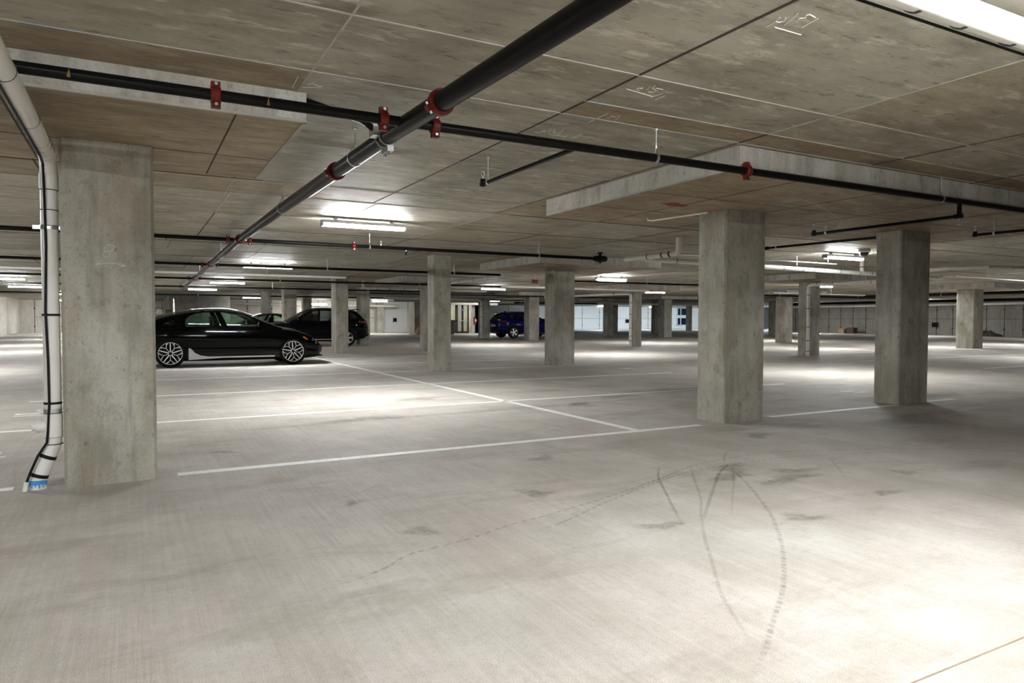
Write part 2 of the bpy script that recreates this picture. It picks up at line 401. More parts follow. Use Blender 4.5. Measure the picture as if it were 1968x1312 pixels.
wall('wall_door_side', [(21.0,21.3,52.6,58,0,ZC)], M['wall_pale'])
w = wall('wall_door', [(21.3,22.2,52.6,52.9,0,ZC),(24.75,25.3,52.6,52.9,0,ZC),(22.2,24.75,52.6,52.9,2.4,ZC)], M['wall_pale'])
w = wall('wall_back_left', [(-7.9,5.6,67.4,67.8,0,ZC)], M['wall_pale']); form_lines(w, 'y', 67.4, -7, 5, 1.83, 1)
w = wall('wall_left_return', [(X0,-7.9,60.2,67.8,0,ZC)], M['wall_pale'])
wall('wall_core', [(2.0,5.6,49.5,58.3,0,ZC)], M['core_shaded'])
wall('wall_pier', [(18.25,18.85,48.8,50.0,0,ZC)], M['col'])
wall('wall_left', [(X0-.3,X0,Y0,60.2,0,ZC)]); wall('wall_front', [(X0,55.4,Y0-.3,Y0,0,ZC)]); wall('wall_far_right', [(90,90.3,47.6,66.9,0,ZC)])

# ------------------------------------------------------------------ painted lines, tyre marks, floor joint
def line(x0, x1, y0, y1): 
    g = G(); g.box(x0, x1, y0, y1, -.002, .0015); return g.obj('parking_line', M['line'], floor, smooth=0)
W = .05
line(.28, 5.63, 5.9-W, 5.9+W); line(6.86, 9.42, 6.0-W, 6.0+W); line(10.2, 10.9, 6.06-W, 6.06+W); line(-3., -.76, 5.94-W, 5.94+W)
for y in (8.95, 12.0, 15.09, 17.88, 20.85, 23.3): line(-1.33, 10.6, y-W, y+W)
line(4.70, 4.80, 5.95, 19.4); line(4.78, 4.88, 19.4, 23.3)
for y in (9.53, 12.85, 15.95, 19.0): line(18.4, 31.2, y-W, y+W)
line(24.9, 25.0, 6.5, 19.0)
for y in (26.3, 29.3, 32.2, 35.2): line(-1.3, 4.8, y-W, y+W)
for x in (-1.15, 10.5):            # small stall numerals stencilled at the stall ends
    for y in (7.45, 10.4, 13.5):
        g = G(); g.box(x-.16, x+.16, y-.14, y-.09, -.001, .0015); g.box(x-.16, x+.10, y+.02, y+.06, -.001, .0015)
        g.box(x-.16, x-.11, y+.061, y+.12, -.001, .0015); g.box(x+.05, x+.10, y+.061, y+.12, -.001, .0015); g.box(x-.16, x+.1, y+.121, y+.16, -.001, .0015)
        g.obj('stall_numeral', M['line'], floor, smooth=0)
g = G(); g.box(X0, X1, 1.357, 1.364, -.001, .001); g.obj('floor_joint', M['seam'], floor, smooth=0)

def smooth_path(p, n=10):
    p = [Vector((*q, 0)) for q in p]; out = []
    for i in range(len(p)-1):
        a = p[max(i-1,0)]; b = p[i]; c = p[i+1]; d = p[min(i+2,len(p)-1)]
        for k in range(n):
            t = k/n; out.append(.5*((2*b)+(c-a)*t+(2*a-5*b+4*c-d)*t*t+(3*b-a-3*c+d)*t**3))
    return out + [p[-1]]
def ribbon(pts, w_, dash=0., z=.0022, fade=True, amp=1., name='tyre_mark', mat=None):
    w = w_*.58; P = smooth_path(pts, 14); vs = []; cov = []; L = 0.; n = len(P); cum = [0.]
    for i in range(1, n): cum.append(cum[-1] + (P[i]-P[i-1]).length)
    step = .02; m = max(8, int(cum[-1]/step)); Q = []
    k = 0
    for i in range(m+1):
        s = cum[-1]*i/m
        while k < n-2 and cum[k+1] < s: k += 1
        t = (s-cum[k])/max(1e-6, cum[k+1]-cum[k]); Q.append(P[k].lerp(P[k+1], min(1,max(0,t))))
    fs = []
    for i in range(m+1):
        t = (Q[min(i+1,m)] - Q[max(i-1,0)]).normalized(); nn = Vector((-t.y, t.x, 0)); s = cum[-1]*i/m
        a = amp*(min(1, s/.25, (cum[-1]-s)/.35) if fade else 1)
        if dash: a *= 1. if (s % dash) < dash*.55 else .08
        for e, c in ((-1,0),(-.45,1),(.45,1),(1,0)):
            q = Q[i] + nn*(e*w); vs.append((q.x, q.y, z)); cov.append(a*c)
        if i: fs += [((i-1)*4+j, (i-1)*4+j+1, i*4+j+1, i*4+j) for j in range(3)]
    g = G(); g.add(vs, fs); o = g.obj(name, mat or M['mark'], floor, smooth=0, fix=False)
    at = o.data.attributes.new('cover', 'FLOAT', 'POINT'); at.data.foreach_set('value', cov)
ribbon([(3.80,4.38),(3.74,4.37),(3.50,4.11),(3.21,3.69),(2.91,3.24),(2.79,3.05)], .022, amp=.9)
ribbon([(4.10,4.34),(4.04,4.35),(3.74,3.99),(3.32,3.47),(3.04,3.17),(2.75,2.84),(2.50,2.53),(2.36,2.36),(2.22,2.18),(2.04,1.89),(1.96,1.76)], .022, amp=.6)
ribbon([(4.40,4.15),(4.29,4.17),(3.98,3.96),(3.62,3.65),(3.32,3.39),(3.06,3.16),(2.92,3.04)], .028, amp=.9)
ribbon([(4.30,4.14),(4.01,3.84),(3.51,3.37),(3.12,3.00)], .02, amp=.45)
ribbon([(4.24,4.11),(3.90,3.60),(3.67,3.29),(3.42,2.97),(3.19,2.72),(2.98,2.51),(2.72,2.28),(2.50,2.10),(2.31,1.97),(2.15,1.86),(1.98,1.74),(1.86,1.67),(1.77,1.62)], .026, .05, amp=.95)
ribbon([(.75,3.07),(1.03,3.19),(1.22,3.33),(1.57,3.41),(1.92,3.54),(2.14,3.59),(2.51,3.70),(2.94,3.84),(3.55,4.08),(3.96,4.26),(4.49,4.36),(5.18,4.34),(5.95,4.06),(7.33,3.43)], .022, .075, amp=1.)
ribbon([(1.92,3.34),(2.25,3.46),(2.73,3.70),(3.27,3.93),(3.80,4.11),(4.31,4.15),(4.98,4.16),(5.51,4.02),(6.32,3.77)], .022, .075, amp=1.)
ribbon([(4.87,4.59),(4.74,4.60),(4.50,4.42),(4.27,4.18)], .024, amp=.8)
ribbon([(3.90,5.66),(3.94,5.14),(3.92,4.65),(3.98,4.31)], .012, amp=.8)
ribbon([(5.08,2.83),(5.13,2.67),(5.06,2.47),(4.98,2.32)], .025, amp=.7)
ribbon([(5.30,4.02),(5.31,3.99),(5.06,3.74),(4.66,3.34)], .02, amp=.6)
ribbon([(.94,4.50),(1.18,4.61),(1.38,4.71),(1.68,5.02)], .02, .06, amp=.6)
ribbon([(2.43,5.51),(2.45,5.11),(2.61,4.80)], .07, .05, amp=.5)
ribbon([(1.0,7.9),(2.4,8.0),(4.0,8.1),(5.3,8.15),(7,8.3)], .18, amp=.4, mat=M['scuff'], name='scuff_mark')
def scuff(x, y, rx, ry, a=.8):
    n = 22; vs = [(x, y, .0024)]; cov = [a]; ph = rng.uniform(0, 6.28, 3)
    for k, c in ((.55, a*.8), (1., 0.)):
        for i in range(n):
            t = 2*PI*i/n; r = k*(1 + .3*math.sin(2*t+ph[0]) + .25*math.sin(3*t+ph[1]) + .15*math.sin(5*t+ph[2]))
            vs.append((x + rx*r*math.cos(t), y + ry*r*math.sin(t), .0024)); cov.append(c)
    fs = [(0, 1+i, 1+(i+1) % n) for i in range(n)] + [(1+i, 1+n+i, 1+n+(i+1) % n, 1+(i+1) % n) for i in range(n)]
    g = G(); g.add(vs, fs); o = g.obj('scuff_mark', M['scuff'], floor, smooth=0, fix=False)
    at = o.data.attributes.new('cover', 'FLOAT', 'POINT'); at.data.foreach_set('value', cov)
for s in [(3.07,5.11,.14,.13),(2.41,4.10,.13,.12),(3.54,2.84,.14,.1),(4.56,3.76,.2,.12),(5.67,5.09,.2,.16),(5.29,3.32,.12,.1),(4.56,2.98,.12,.08),(2.67,3.11,.16,.08),
          (3.99,3.85,.22,.14),(5.45,8.05,.3,.25),(6.52,8.65,.35,.25),(1.40,3.67,.14,.09),(.69,6.68,.12,.1),(2.41,8.14,.5,.18),(1.24,4.45,.08,.06),(4.2,4.05,.2,.16),(4.35,3.6,.3,.12),
          (8.2,5.0,.9,.35),(10.5,6.6,1.2,.4),(8.6,8.9,1.4,.5),(3.7,9.8,.6,.2)]: scuff(*s)

# ------------------------------------------------------------------ columns
def column(x0, x1, y0, y1, label, z1=ZC, c=.02):
    if z1 < ZC: z1 -= .001
    cx, cy = (x0+x1)/2, (y0+y1)/2
    poly = [(x0+c,y0),(x1-c,y0),(x1,y0+c),(x1,y1-c),(x1-c,y1),(x0+c,y1),(x0,y1-c),(x0,y0+c)]
    g = G(); g.prism(poly, 0, z1)
    o = g.obj('concrete_column', M['col'], loc=(cx,cy,0), smooth=0)
    return tag(o, label, 'column', 'concrete columns of the garage')
cA = column(-.446, .139, 5.79, 6.25, 'wide concrete column marked with a chalk 8 and arrow, drain pipe at its side', ZP)
cB = column(5.95, 6.6, 5.86, 6.31, 'thick pale pitted column where the nearest long white line ends', ZP)
column(9.46, 10.16, 6.02, 6.4, 'dark grey column beside the dome camera, second from the pale pitted one', ZP)
column(6.0, 6.43, 14.8, 15.2, 'slim column reaching the slab, standing on a white line right of the parked cars')
column(9.46, 10.1, 15.2, 15.67, 'column under a small drop panel, in front of the blue SUV nose', ZP)
column(6.1, 6.52, 23.9, 24.6, 'slim column standing in front of the dark SUV')
column(9.31, 9.75, 23.8, 24.35, 'dark column half hidden behind the slim one near the glass door', ZP)
column(9.13, 9.6, 31.5, 32.1, 'column directly behind the tail of the dark SUV')
column(18.75, 19.3, 38.45, 39.0, 'column at the tail of the blue SUV with a thin drain pipe on it', ZP)
column(19.3, 19.95, 33.6, 34.2, 'column standing in front of the blue SUV front door', ZP)
column(19.35, 19.72, 24.35, 24.8, 'dark column with a banded white drain pipe, left of the thick pitted one', ZP)
column(19.58, 20.18, 15.6, 16.0, 'dark column carrying a white drain pipe that bends along the ceiling', ZP)
column(30.6, 31.33, 16.3, 17.0, 'column in front of the joint-marked side wall near the dark heap', ZP)
column(29.6, 30.2, 25.0, 25.6, 'dark column just right of the thick pitted column, beyond it', ZP)
column(29.8, 30.3, 40.6, 41.2, 'far narrow column against the pale bluish back wall', ZP)
column(38.3, 38.8, 51.3, 51.9, 'farthest grey column beside the small dark wall box')
column(39.4, 39.9, 46.9, 47.4, 'thin far column left beside a lit pale column')
column(30.1, 30.75, 34.9, 35.5, 'far column left of the dark window panes', ZP)
column(49.2, 49.6, 53.3, 53.8, 'very thin far column right of the dark window panes')
column(39.75, 40.4, 34.4, 35.0, 'dark far column beside the blue lit gap', ZP)
column(17.9, 18.45, 56.6, 57.1, 'far column in front of the cream wall with the dark box')
column(6.02, 6.6, 33.0, 33.5, 'column behind the hood of the dark SUV')
column(6.05, 6.5, 39.3, 39.9, 'far column behind the windscreen of the black sedan')
column(9.5, 10.05, 45.5, 46.0, 'far column behind the roof of the dark SUV')
# chalk on the column, chalk and paint on the ceiling
def strokes(name, paths, mp, mat, parent, r):
    g = G()
    for p in paths: g.tube([mp(*q) for q in p], r, 6)
    return g.obj(name, mat, parent)
cw = lambda x, z: (x, 5.789, z)
strokes('chalk_mark', [[(-.166,1.674),(-.182,1.686),(-.174,1.709),(-.157,1.722),(-.141,1.724),(-.123,1.72),(-.116,1.707),(-.125,1.689),(-.14,1.679),(-.166,1.675),(-.186,1.662),(-.193,1.648),(-.181,1.639),(-.167,1.637),(-.145,1.644),(-.143,1.664),(-.145,1.679)]], cw, M['chalk_green'], cA, .0021)
strokes('chalk_arrow', [[(-.185,1.613),(-.233,1.582),(-.22,1.589),(-.148,1.591),(-.102,1.591),(-.073,1.581),(-.052,1.576)],[(-.085,1.598),(-.05,1.58),(-.055,1.574),(-.077,1.573)],[(-.233,1.582),(-.2,1.58)]], cw, M['chalk_green'], cA, .0021)
cz = lambda x, y: (x, y, ZC-.001)
strokes('chalk_mark', [[(2.76,2.47),(2.75,2.41),(2.73,2.36)],[(2.75,2.40),(2.77,2.40),(2.78,2.38),(2.76,2.35)],[(2.82,2.41),(2.79,2.34),(2.77,2.29)],[(2.83,2.34),(2.82,2.32),(2.84,2.30),(2.82,2.28),(2.83,2.27),(2.88,2.28)],[(2.92,2.39),(2.91,2.34),(2.90,2.28)],[(2.80,2.45),(2.86,2.45),(2.99,2.45)]], cz, M['chalk'], ceil, .0026)
strokes('chalk_mark', [[(2.73,3.54),(2.97,3.58)],[(2.79,3.51),(2.82,3.53),(2.81,3.48),(2.78,3.50)],[(2.86,3.50),(2.83,3.43)],[(2.85,3.41),(2.86,3.45),(2.91,3.47),(2.92,3.51),(2.89,3.52)],[(2.88,3.44),(2.94,3.44)],[(2.97,3.59),(2.99,3.50)],[(3.03,3.62),(3.03,3.53)]], cz, M['chalk'], ceil, .0022)
strokes('chalk_mark', [[(2.74,4.69),(2.79,4.69),(2.77,4.64),(2.80,4.63)],[(2.85,4.68),(2.80,4.55)],[(2.83,4.55),(2.87,4.63),(2.91,4.64)],[(2.94,4.68),(2.89,4.52)],[(2.87,4.69),(3.03,4.69)],[(3.02,4.71),(3.00,4.62)],[(3.10,4.72),(3.09,4.56)]], cz, M['chalk'], ceil, .0022)
strokes('chalk_mark', [[(3.02,4.14),(3.00,4.06),(3.04,4.07),(3.05,4.03),(3.08,4.08),(3.08,4.13)],[(2.95,4.27),(2.94,4.02)]], cz, M['chalk'], ceil, .002)
strokes('chalk_mark', [[(.89,4.53),(.88,4.30)],[(.96,4.43),(.97,4.40),(.99,4.39),(1.02,4.42),(1.05,4.41)],[(.94,4.49),(1.05,4.44)]], cz, M['chalk'], ceil, .0022)
strokes('chalk_arc', [[(6.15,5.25),(6.16,5.02),(6.56,5.14),(7.30,5.50),(7.89,5.81),(8.39,6.22),(8.59,6.42)]], lambda x, y: (x, y, ZP-.0005), M['wall_pale'], dpB, .0035)
for bx0, bx1, by in ((-.47,-.22,4.17), (2.66,2.82,3.862)):
    g = G(); g.box(bx0, bx1, by-.005, by+.006, ZC-.0062, ZC); g.obj('blue_paint_mark', M['bluemark'], ceil, smooth=0)
g = G(); g.prism([(5.06,5.93),(5.10,5.84),(5.17,5.80),(5.27,5.86),(5.40,5.87),(5.43,6.0),(5.30,5.99),(5.25,6.03),(5.16,5.97)], ZP-.001, ZP+.002)
g.obj('red_paint_mark', M['redpaint'], dpB, smooth=0)

# ------------------------------------------------------------------ ceiling lights
def make_light(lens):
    r = thing('ceiling_light', '', 'light')
    X_ = lambda a, b, c: (c, a, b)
    g = G(); g.prism([(-.066,2.578),(-.05,2.592),(.05,2.592),(.066,2.578),(.066,2.548),(-.066,2.548)], -.62, .62, fn=X_); g.obj('housing', M['housing'], r)
    g = G(); g.prism([(-.06,2.5475),(-.06,2.525),(-.048,2.508),(-.02,2.502),(.02,2.502),(.048,2.508),(.06,2.525),(.06,2.5475)], -.6, .6, fn=X_); g.m = [1 if f in (2, 8) else 0 for f in range(len(g.f))]; g.obj('lens', [lens, M['lens_side']], r, smooth=0)
    for s in (-1, 1):
        g = G(); g.prism([(-.064,2.55),(-.064,2.52),(-.05,2.504),(.05,2.504),(.064,2.52),(.064,2.55)], s*.6, s*.622, fn=X_); g.obj('end_cap', M['housing'], r)
        g = G(); g.box(s*.42-.02, s*.42+.02, -.03, .03, 2.592, 2.64); g.obj('mounting_bracket', M['housing'], r)
    return r
L0 = make_light(M['lens']); L1 = make_light(M['lens_cool']); L2 = make_light(M['lens_dim'])
used = {0: False, 1: False, 2: False}
def light(x, y, label, cool=0, dz=0., rz=0.):
    src = (L0, L1, L2)[cool]
    o = src if not used[cool] else copy_tree(src); used[cool] = True
    o.location = (x, y, dz); o.rotation_euler = (0,0,rz); tag(o, label, 'light', 'LED strip lights under the slab')
    if dz: 
        for s in (-.4, .4):
            g = G(); g.tube([(s,0,2.63),(s,0,2.64-dz)], .004, 6); h = g.obj('hanger_rod', M['zinc']); h.parent = o
    return o
light(2.96, 9.97, 'largest lit strip light, alone beside the thick black pipe')
light(3.1, 19.1, 'lit strip light behind the largest one, above the sedan windscreen')
light(3.12, 28.3, 'lit strip light low over the black sedan roof, third along its row')
light(2.83, 35.5, 'lit strip light above the rear roof of the black sedan')
light(6.85, 48.3, 'far strip light in front of the cream wall behind the sedan')
light(12.8, 55.5, 'far strip light glowing right above the dark SUV windscreen', dz=-.2)
light(17.0, 53.2, 'far strip light over the cream wall with the dark box')
light(14.3, 28.2, 'lit strip light above the tail of the blue SUV, nearer of two')
light(24.3, 48.0, 'far strip light above the blue SUV roof')
light(14.15, 19.1, 'lit strip light between the drop-panel column and the thick pitted one')
light(23.0, 27.4, 'far strip light just left of the thick pitted column')
light(13.6, 9.95, 'bright strip light beside the dome camera')
light(31.6, 27.4, 'small far strip light right of the thick pitted column')
light(41.1, 33.9, 'small far strip light beside the bent white drain pipe')
light(30.7, 18.0, 'far strip light at the right edge of the dark grey column')
light(37.0, 17.8, 'far strip light right of the column by the dark heap')
light(-4.1, 36.5, 'long glowing strip light left of the white drain pipe')
light(-3.9, 29.4, 'strip light left of the drain pipe, nearer and higher')
light(24.5, 18.9, 'strip light hidden behind the column with the bent drain pipe')
off = 'unseen strip light around the photographer, some added for fill'
for x, y in ((3.0,1.0),(-4,1),(-4,10),(3,-6),(-4,-6),(-11,-3),(25,10),(36,9)): light(x, y, off)  # unseen lights; back row moved nearer to brighten the ceiling
light(-.9, -2.4, off)  # added light behind the camera, fills foreground floor, ceiling and columns
light(-4, 19, 'nearest strip light at the left edge, cut off by the frame')
light(-3.7, 46.5, 'added strip light hidden behind the chalk-marked column, nearer of two')  # added out of sight to brighten the far-left walls
light(-3.5, 56, 'added strip light hidden behind the chalk-marked column, before the far wall')  # second unseen light added for the far-left walls
light(50.5, 40, 'strip light near the side wall, hidden behind the bent drain pipe column')
light(50.5, 30.2, 'strip light near the side wall, hidden behind the dark grey column')
light(49, 20, 'strip light near the side wall beyond the right edge')
light(23.6, 54.6, 'added strip light inside the lobby behind the glass door', 2)  # dim light added to brighten the lobby behind the glass
light(-4.8, 63.5, 'added strip light hidden behind the chalk-marked column, farthest of three')  # added out of sight, lights the back-left wall
light(-9.8, 57, 'added strip light before the left far wall, outside the left edge')  # added outside the frame to light the left return wall
for i, (x, y) in enumerate(((44,61),(51,61),(58,60),(65,59),(58,53),(66,52))):
    light(x, y, ['cold bright strip light far left by the bluish wall','cold bright strip light by the bluish wall, near its middle','cold bright strip light right before the dark window panes','cold bright strip light farthest behind the thick pitted column','cold strip light inside the bright bay, nearer row','cold strip light at the end of the bright bay'][i], 1)

# ------------------------------------------------------------------ pipes
def arc(c, a, b, R, n=6):
    """corner at c between directions a and b (unit vectors pointing away from c)"""
    c = Vector(c); a = Vector(a); b = Vector(b); p = c+a*R; q = c+b*R; o = c+a*R+b*R
    return [o + (p-o)*math.cos(t) + (q-o)*math.sin(t) for t in [PI/2*i/n for i in range(n+1)]]
def ring_hanger(x, y, zpipe, R, along, parent, rod=True, ztop=ZC):
    g = G(); ax = (0,1,0) if along == 'y' else (1,0,0)
    g.lathe((x,y,zpipe), ax, [(-.012,R+.004),(.012,R+.004),(.012,R+.001),(-.012,R+.001)], 18, 0, True)
    s = R*.55
    for k in (-1, 1):
        dx, dy = (k*R*.8, 0) if along == 'y' else (0, k*R*.8)
        g.tube([(x+dx,y+dy,zpipe+R*.6),(x,y,zpipe+R+.05)], .003, 6)
    g.tube([(x,y,zpipe+R+.045),(x,y,ztop)], .0055, 8); g.lathe((x,y,zpipe+R+.04), (0,0,1), [(0,.011),(.02,.011)], 6); g.lathe((x,y,ztop-.012), (0,0,1), [(0,.016),(.012,.016)], 8)
    return g.obj('pipe_hanger', M['zinc'], parent)
def coupling(x, y, z, R, along, parent, tilt=0.):
    ax = Vector((0,1,0)) if along == 'y' else Vector((1,0,0)); side = Vector((1,0,0)) if along == 'y' else Vector((0,1,0))
    side = (side*math.cos(tilt) + Vector((0,0,1))*math.sin(tilt)); 
    g = G(); g.lathe((x,y,z), ax, [(-.026,R+.002),(-.026,R+.012),(-.018,R+.018),(.018,R+.018),(.026,R+.012),(.026,R+.002)], 22)
    up = ax.cross(side)
    for k in (-1, 1):
        c = Vector((x,y,z)) + side*k*(R+.02)
        vs = [c + ax*a*.024 + side*b*.02 + up*d*.018 for a in (-1,1) for b in (-1,1) for d in (-1,1)]
        g.add(vs, [(0,1,3,2),(4,6,7,5),(0,4,5,1),(2,3,7,6),(0,2,6,4),(1,5,7,3)])
    o = g.obj('coupling', M['red'], parent)
    b = G()
    for k in (-1, 1):
        c = Vector((x,y,z)) + side*k*(R+.024)
        b.lathe(c - up*.034, up, [(0,.009),(.012,.009),(.012,.006),(.056,.006),(.056,.01),(.068,.01)], 6)
    b.obj('bolt', M['zinc'], o)
    return o
def sprinkler(x, y, z, parent, up=True, mat='zinc'):
    s = 1 if up else -1; g = G()
    g.tube([(x,y,z),(x,y,z+s*.03)], .012, 8); 
    for k in (-1,1): g.tube([(x+k*.012,y,z+s*.03),(x+k*.016,y,z+s*.05),(x,y,z+s*.068)], .003, 6)
    g.lathe((x,y,z+s*.068), (0,0,1), [(0,.02),(.003,.02)], 12)
    return g.obj('sprinkler_head', M[mat], parent)
RB = .057
main = thing('sprinkler_main', 'thick black sprinkler main pipe with red couplings running along the ceiling', 'pipe', (1.45,8,2.41))
MP = [(1.66,-10,2.41),(1.62,1.2,2.41),(1.555,3.0,2.41),(1.50,4.4,2.41),(1.455,8,2.41),(1.45,12,2.41),(1.55,18,2.41),(1.70,26,2.41),(1.86,34.5,2.41)]
g = G(); g.tube(MP, RB, 24); g.obj('pipe_run', M['blackpipe'], main)
def mx(y):
    for a, b in zip(MP, MP[1:]):
        if a[1] <= y <= b[1]: return a[0] + (b[0]-a[0])*(y-a[1])/(b[1]-a[1])
for y, tl in ((3.66,.5),(5.78,.2),(11.4,.1),(17.0,0.),(23.3,0.)): coupling(mx(y), y, 2.41, RB, 'y', main, tl)
for y in (2.02, 5.25, 8.0, 14.5, 21): ring_hanger(mx(y), y, 2.41, RB, 'y', main)
# seismic brace clamp beside the first branch
br = G(); x, y = mx(4.5), 4.52
br.torus((x,y-.03,2.41), (0,1,0), RB+.006, .005, 22, 6); br.torus((x,y+.05,2.41), (0,1,0), RB+.006, .005, 22, 6)
br.box(x-.012, x+.03, y-.05, y+.07, 2.41-RB-.045, 2.41-RB-.01); br.box(x-RB-.05, x-RB+.005, y-.045, y+.05, 2.40, 2.47)
br.lathe((x,y-.03,2.41-RB-.07), (0,0,1), [(0,.011),(.03,.011)], 6); br.lathe((x,y+.04,2.41-RB-.07), (0,0,1), [(0,.011),(.03,.011)], 6)
br.lathe((x-RB-.03,y,2.47), (0,0,1), [(0,.014),(.03,.014)], 6)
bo = br.obj('brace_clamp', M['zinc'], main)
g = G(); g.tube([(x-.09,y-.02,2.44),(x-.16,y+.02,2.50),(x-.55,y+.2,2.64)], .021, 10); g.obj('brace_arm', M['blackpipe'], bo)

RR = .031
def branch(y, x0, x1, label, coups=(), hangs=(), z=2.42, r=RR, heads=(), mat='blackpipe'):
    t = thing('sprinkler_branch', label, 'pipe', ((x0+x1)/2, y, z), 0, 'black sprinkler branch pipes')
    g = G(); g.tube([(x0,y,z),(x1,y,z)], r, 16); g.obj('pipe_run', M[mat], t)
    for c in coups: coupling(c, y, z, r, 'x', t, PI/2)
    for h in hangs: ring_hanger(h, y, z, r, 'x', t)
    for h in heads: sprinkler(h, y, z+r, t)
    return t
b1 = branch(4.17, -4, 14.5, 'nearest black branch pipe, crossing under the thick main in front of both drop panels', (.41,1.36,1.70,4.46), (3.5,7.2), heads=(-2.2,))
def stub(parent, x, y0, y1, z, riser, head_at_end=True, hang=None, pend=False):
    g = G(); pts = [(x,y0,z),(x,y1,z)]
    g.tube(pts, .0175, 12)
    if riser: g.tube([(x,y0,2.42),(x,y0,z)], .022, 12); g.lathe((x,y0-.03,z), (0,1,0), [(0,.025),(.07,.025)], 12)
    g.lathe((x,y1-.015,z), (0,1,0), [(0,.026),(.04,.026)], 12)
    g.tube([(x,y1+.005,z),(x,y1+.005,z+.045)], .024, 10)
    o = g.obj('stub_pipe', M['blackpipe'], parent)
    if head_at_end: sprinkler(x, y1+.005, z+.045, o, True, 'zinc')
    if pend: sprinkler(x, y0, z-.02, o, False)
    if hang: ring_hanger(x, hang, z, .0175, 'y', o, ztop=ZC if z > 2.4 else ZP)
    return o
stub(b1, 2.80, 4.17, 5.72, 2.42, False, hang=5.62)
stub(b1, 7.52, 4.17, 5.92, 2.27, True, hang=5.75, pend=True)
stub(b1, 9.42, 4.17, 5.02, 2.275, True, hang=4.8)
# small orange leak tags on the branch
g = G()
for xx in (-.27, .68): g.prism([(xx-.008,2.397),(xx+.009,2.395),(xx+.003,2.44)], 4.133, 4.140, fn=lambda a, b, c: (a, c, b))
g.obj('orange_tag', plain('orange_tag', (.20,.10,.025), .8, var=.4), b1, smooth=0)
b2 = branch(11.65, -9, 8.5, 'second black branch pipe, just past the largest strip light', (1.30,1.62,3.28), (3.55,6.9,-4), heads=(3.75,), z=2.42)
stub(b2, 4.55, 11.65, 12.6, 2.42, False)
g = G(); g.lathe((8.2,11.65,2.42), (1,0,0), [(0,.05),(.08,.065),(.25,.065),(.3,.05)], 16); g.lathe((8.35,11.65,2.42), (0,0,1), [(-.09,.03),(.1,.03),(.1,.06),(.13,.06)], 12); g.obj('valve', M['blackpipe'], b2)
t = thing('sprinkler_stub', 'short black capped pipe stub beyond the dark grey column, left of the bright strip light', 'pipe', (9.62,8.0,2.42), 0, 'black sprinkler branch pipes')
g = G(); g.tube([(9.58,8.5,2.42),(9.74,6.6,2.42)], .02, 12); g.obj('pipe_run', M['blackpipe'], t)
g = G(); g.lathe((9.58,8.46,2.42), (0,1,0), [(0,.03),(.08,.03)], 12); g.obj('pipe_cap', M['blackpipe'], t); ring_hanger(9.6, 8.3, 2.42, .02, 'y', t)
branch(17.3, -9, 9, 'black branch pipe above the black sedan, third from the front', (1.38,1.70), (.2,4.2,7.6), heads=(4.5,))
branch(23.6, -9, 15, 'black branch pipe just in front of the slim column by the dark SUV', (1.5,1.82), (4.2,9.0), heads=(6.3,))
branch(29.8, -12, 15.2, 'black branch pipe crossing above the dark SUV', (1.6,), (5,9), heads=(8,))
branch(18.9, 12.3, 18.6, 'short black branch pipe beside the middle strip light with a capped end', (), (15.5,), heads=(16.8,))
branch(33.0, 9.8, 26, 'far black branch pipe above the blue SUV', (), (13,19.0), heads=(16,))
branch(40.5, -8, 24, 'farthest black branch pipe, ending beside the glass door', (), (3,12), r=.04)
branch(46.5, 20, 50, 'thick far black pipe in front of the bluish back wall', (), (26,34), r=.05)
t = thing('sprinkler_main', 'far thick black pipe running towards the joint-marked side wall', 'pipe', (33,12,2.40))
g = G(); g.tube([(33,22.9,2.36),(33,5,2.36)], .075, 16); g.obj('pipe_run', M['blackpipe'], t)
for y in (8,14,19): ring_hanger(33, y, 2.36, .075, 'y', t)
t = thing('sprinkler_main', 'far black pipe close under the ceiling before the side wall', 'pipe', (44,22,2.4))
g = G(); g.tube([(46,40,2.40),(46,6,2.40)], .09, 16); g.obj('pipe_run', M['blackpipe'], t)
for y in (12,20,28,36): ring_hanger(46, y, 2.40, .09, 'y', t)

# white plastic drain pipes
def bands(path_pts, r, parent, n='joint_band', w=.022):
    for p, d in path_pts:
        g = G(); g.lathe(Vector(p)-Vector(d)*(w/2), d, [(0,r+.0012),(w,r+.0012)], 18); g.obj(n, M['pvcband'], parent)
def sleeve(p, d, L, r, parent, nm='pipe_socket'):
    g = G(); g.lathe(p, d, [(0,r),(0,r+.006),(L,r+.006),(L,r)], 20); return g.obj(nm, M['pvc'], parent)
X, Y = -.512, 5.86; RP = .053
d1 = thing('drain_pipe', 'white plastic drain pipe with black cable beside the chalk-marked column', 'pipe', (-.61,5.86,0))
path = [(-.515,-3,2.338)] + [(-.515,1,2.336)] + [tuple(q) for q in arc((X,Y,2.33), (0,-1,0), (0,0,-1), .09)] + [(X,Y,.36)] + [(-.517,Y,.31),(-.535,Y,.26),(-.575,Y,.15),(-.60,Y,.09),(-.607,Y,.05),(-.608,Y,0)]
g = G(); g.tube(path, RP, 20); g.obj('pipe_run', M['pvc'], d1)
sleeve((X,Y,2.10), (0,0,1), .10, RP, d1); sleeve((X,Y,.36), (0,0,1), .16, RP, d1); sleeve((X,Y-.17,2.33), (0,1,0), .06, RP, d1)
tee = G(); tee.lathe((X,Y,.44), (-1,0,0), [(0,.045),(.10,.045),(.10,.03),(.125,.03)], 18); tee.obj('cleanout_tee', M['pvc'], d1)
bands([((X,Y,z),(0,0,1)) for z in (2.19,2.09,1.95,1.84,.53,.36,.31)] + [((-.515,yy,2.335),(0,1,0)) for yy in (3.95,4.85,5.35,5.5,5.69)], RP+.004, d1, w=.006)
for z in (1.22,.60): 
    g = G(); g.lathe((X,Y,z), (0,0,1), [(-.008,RP+.003),(.008,RP+.003)], 18); g.obj('tape_band', M['blackcable'], d1)
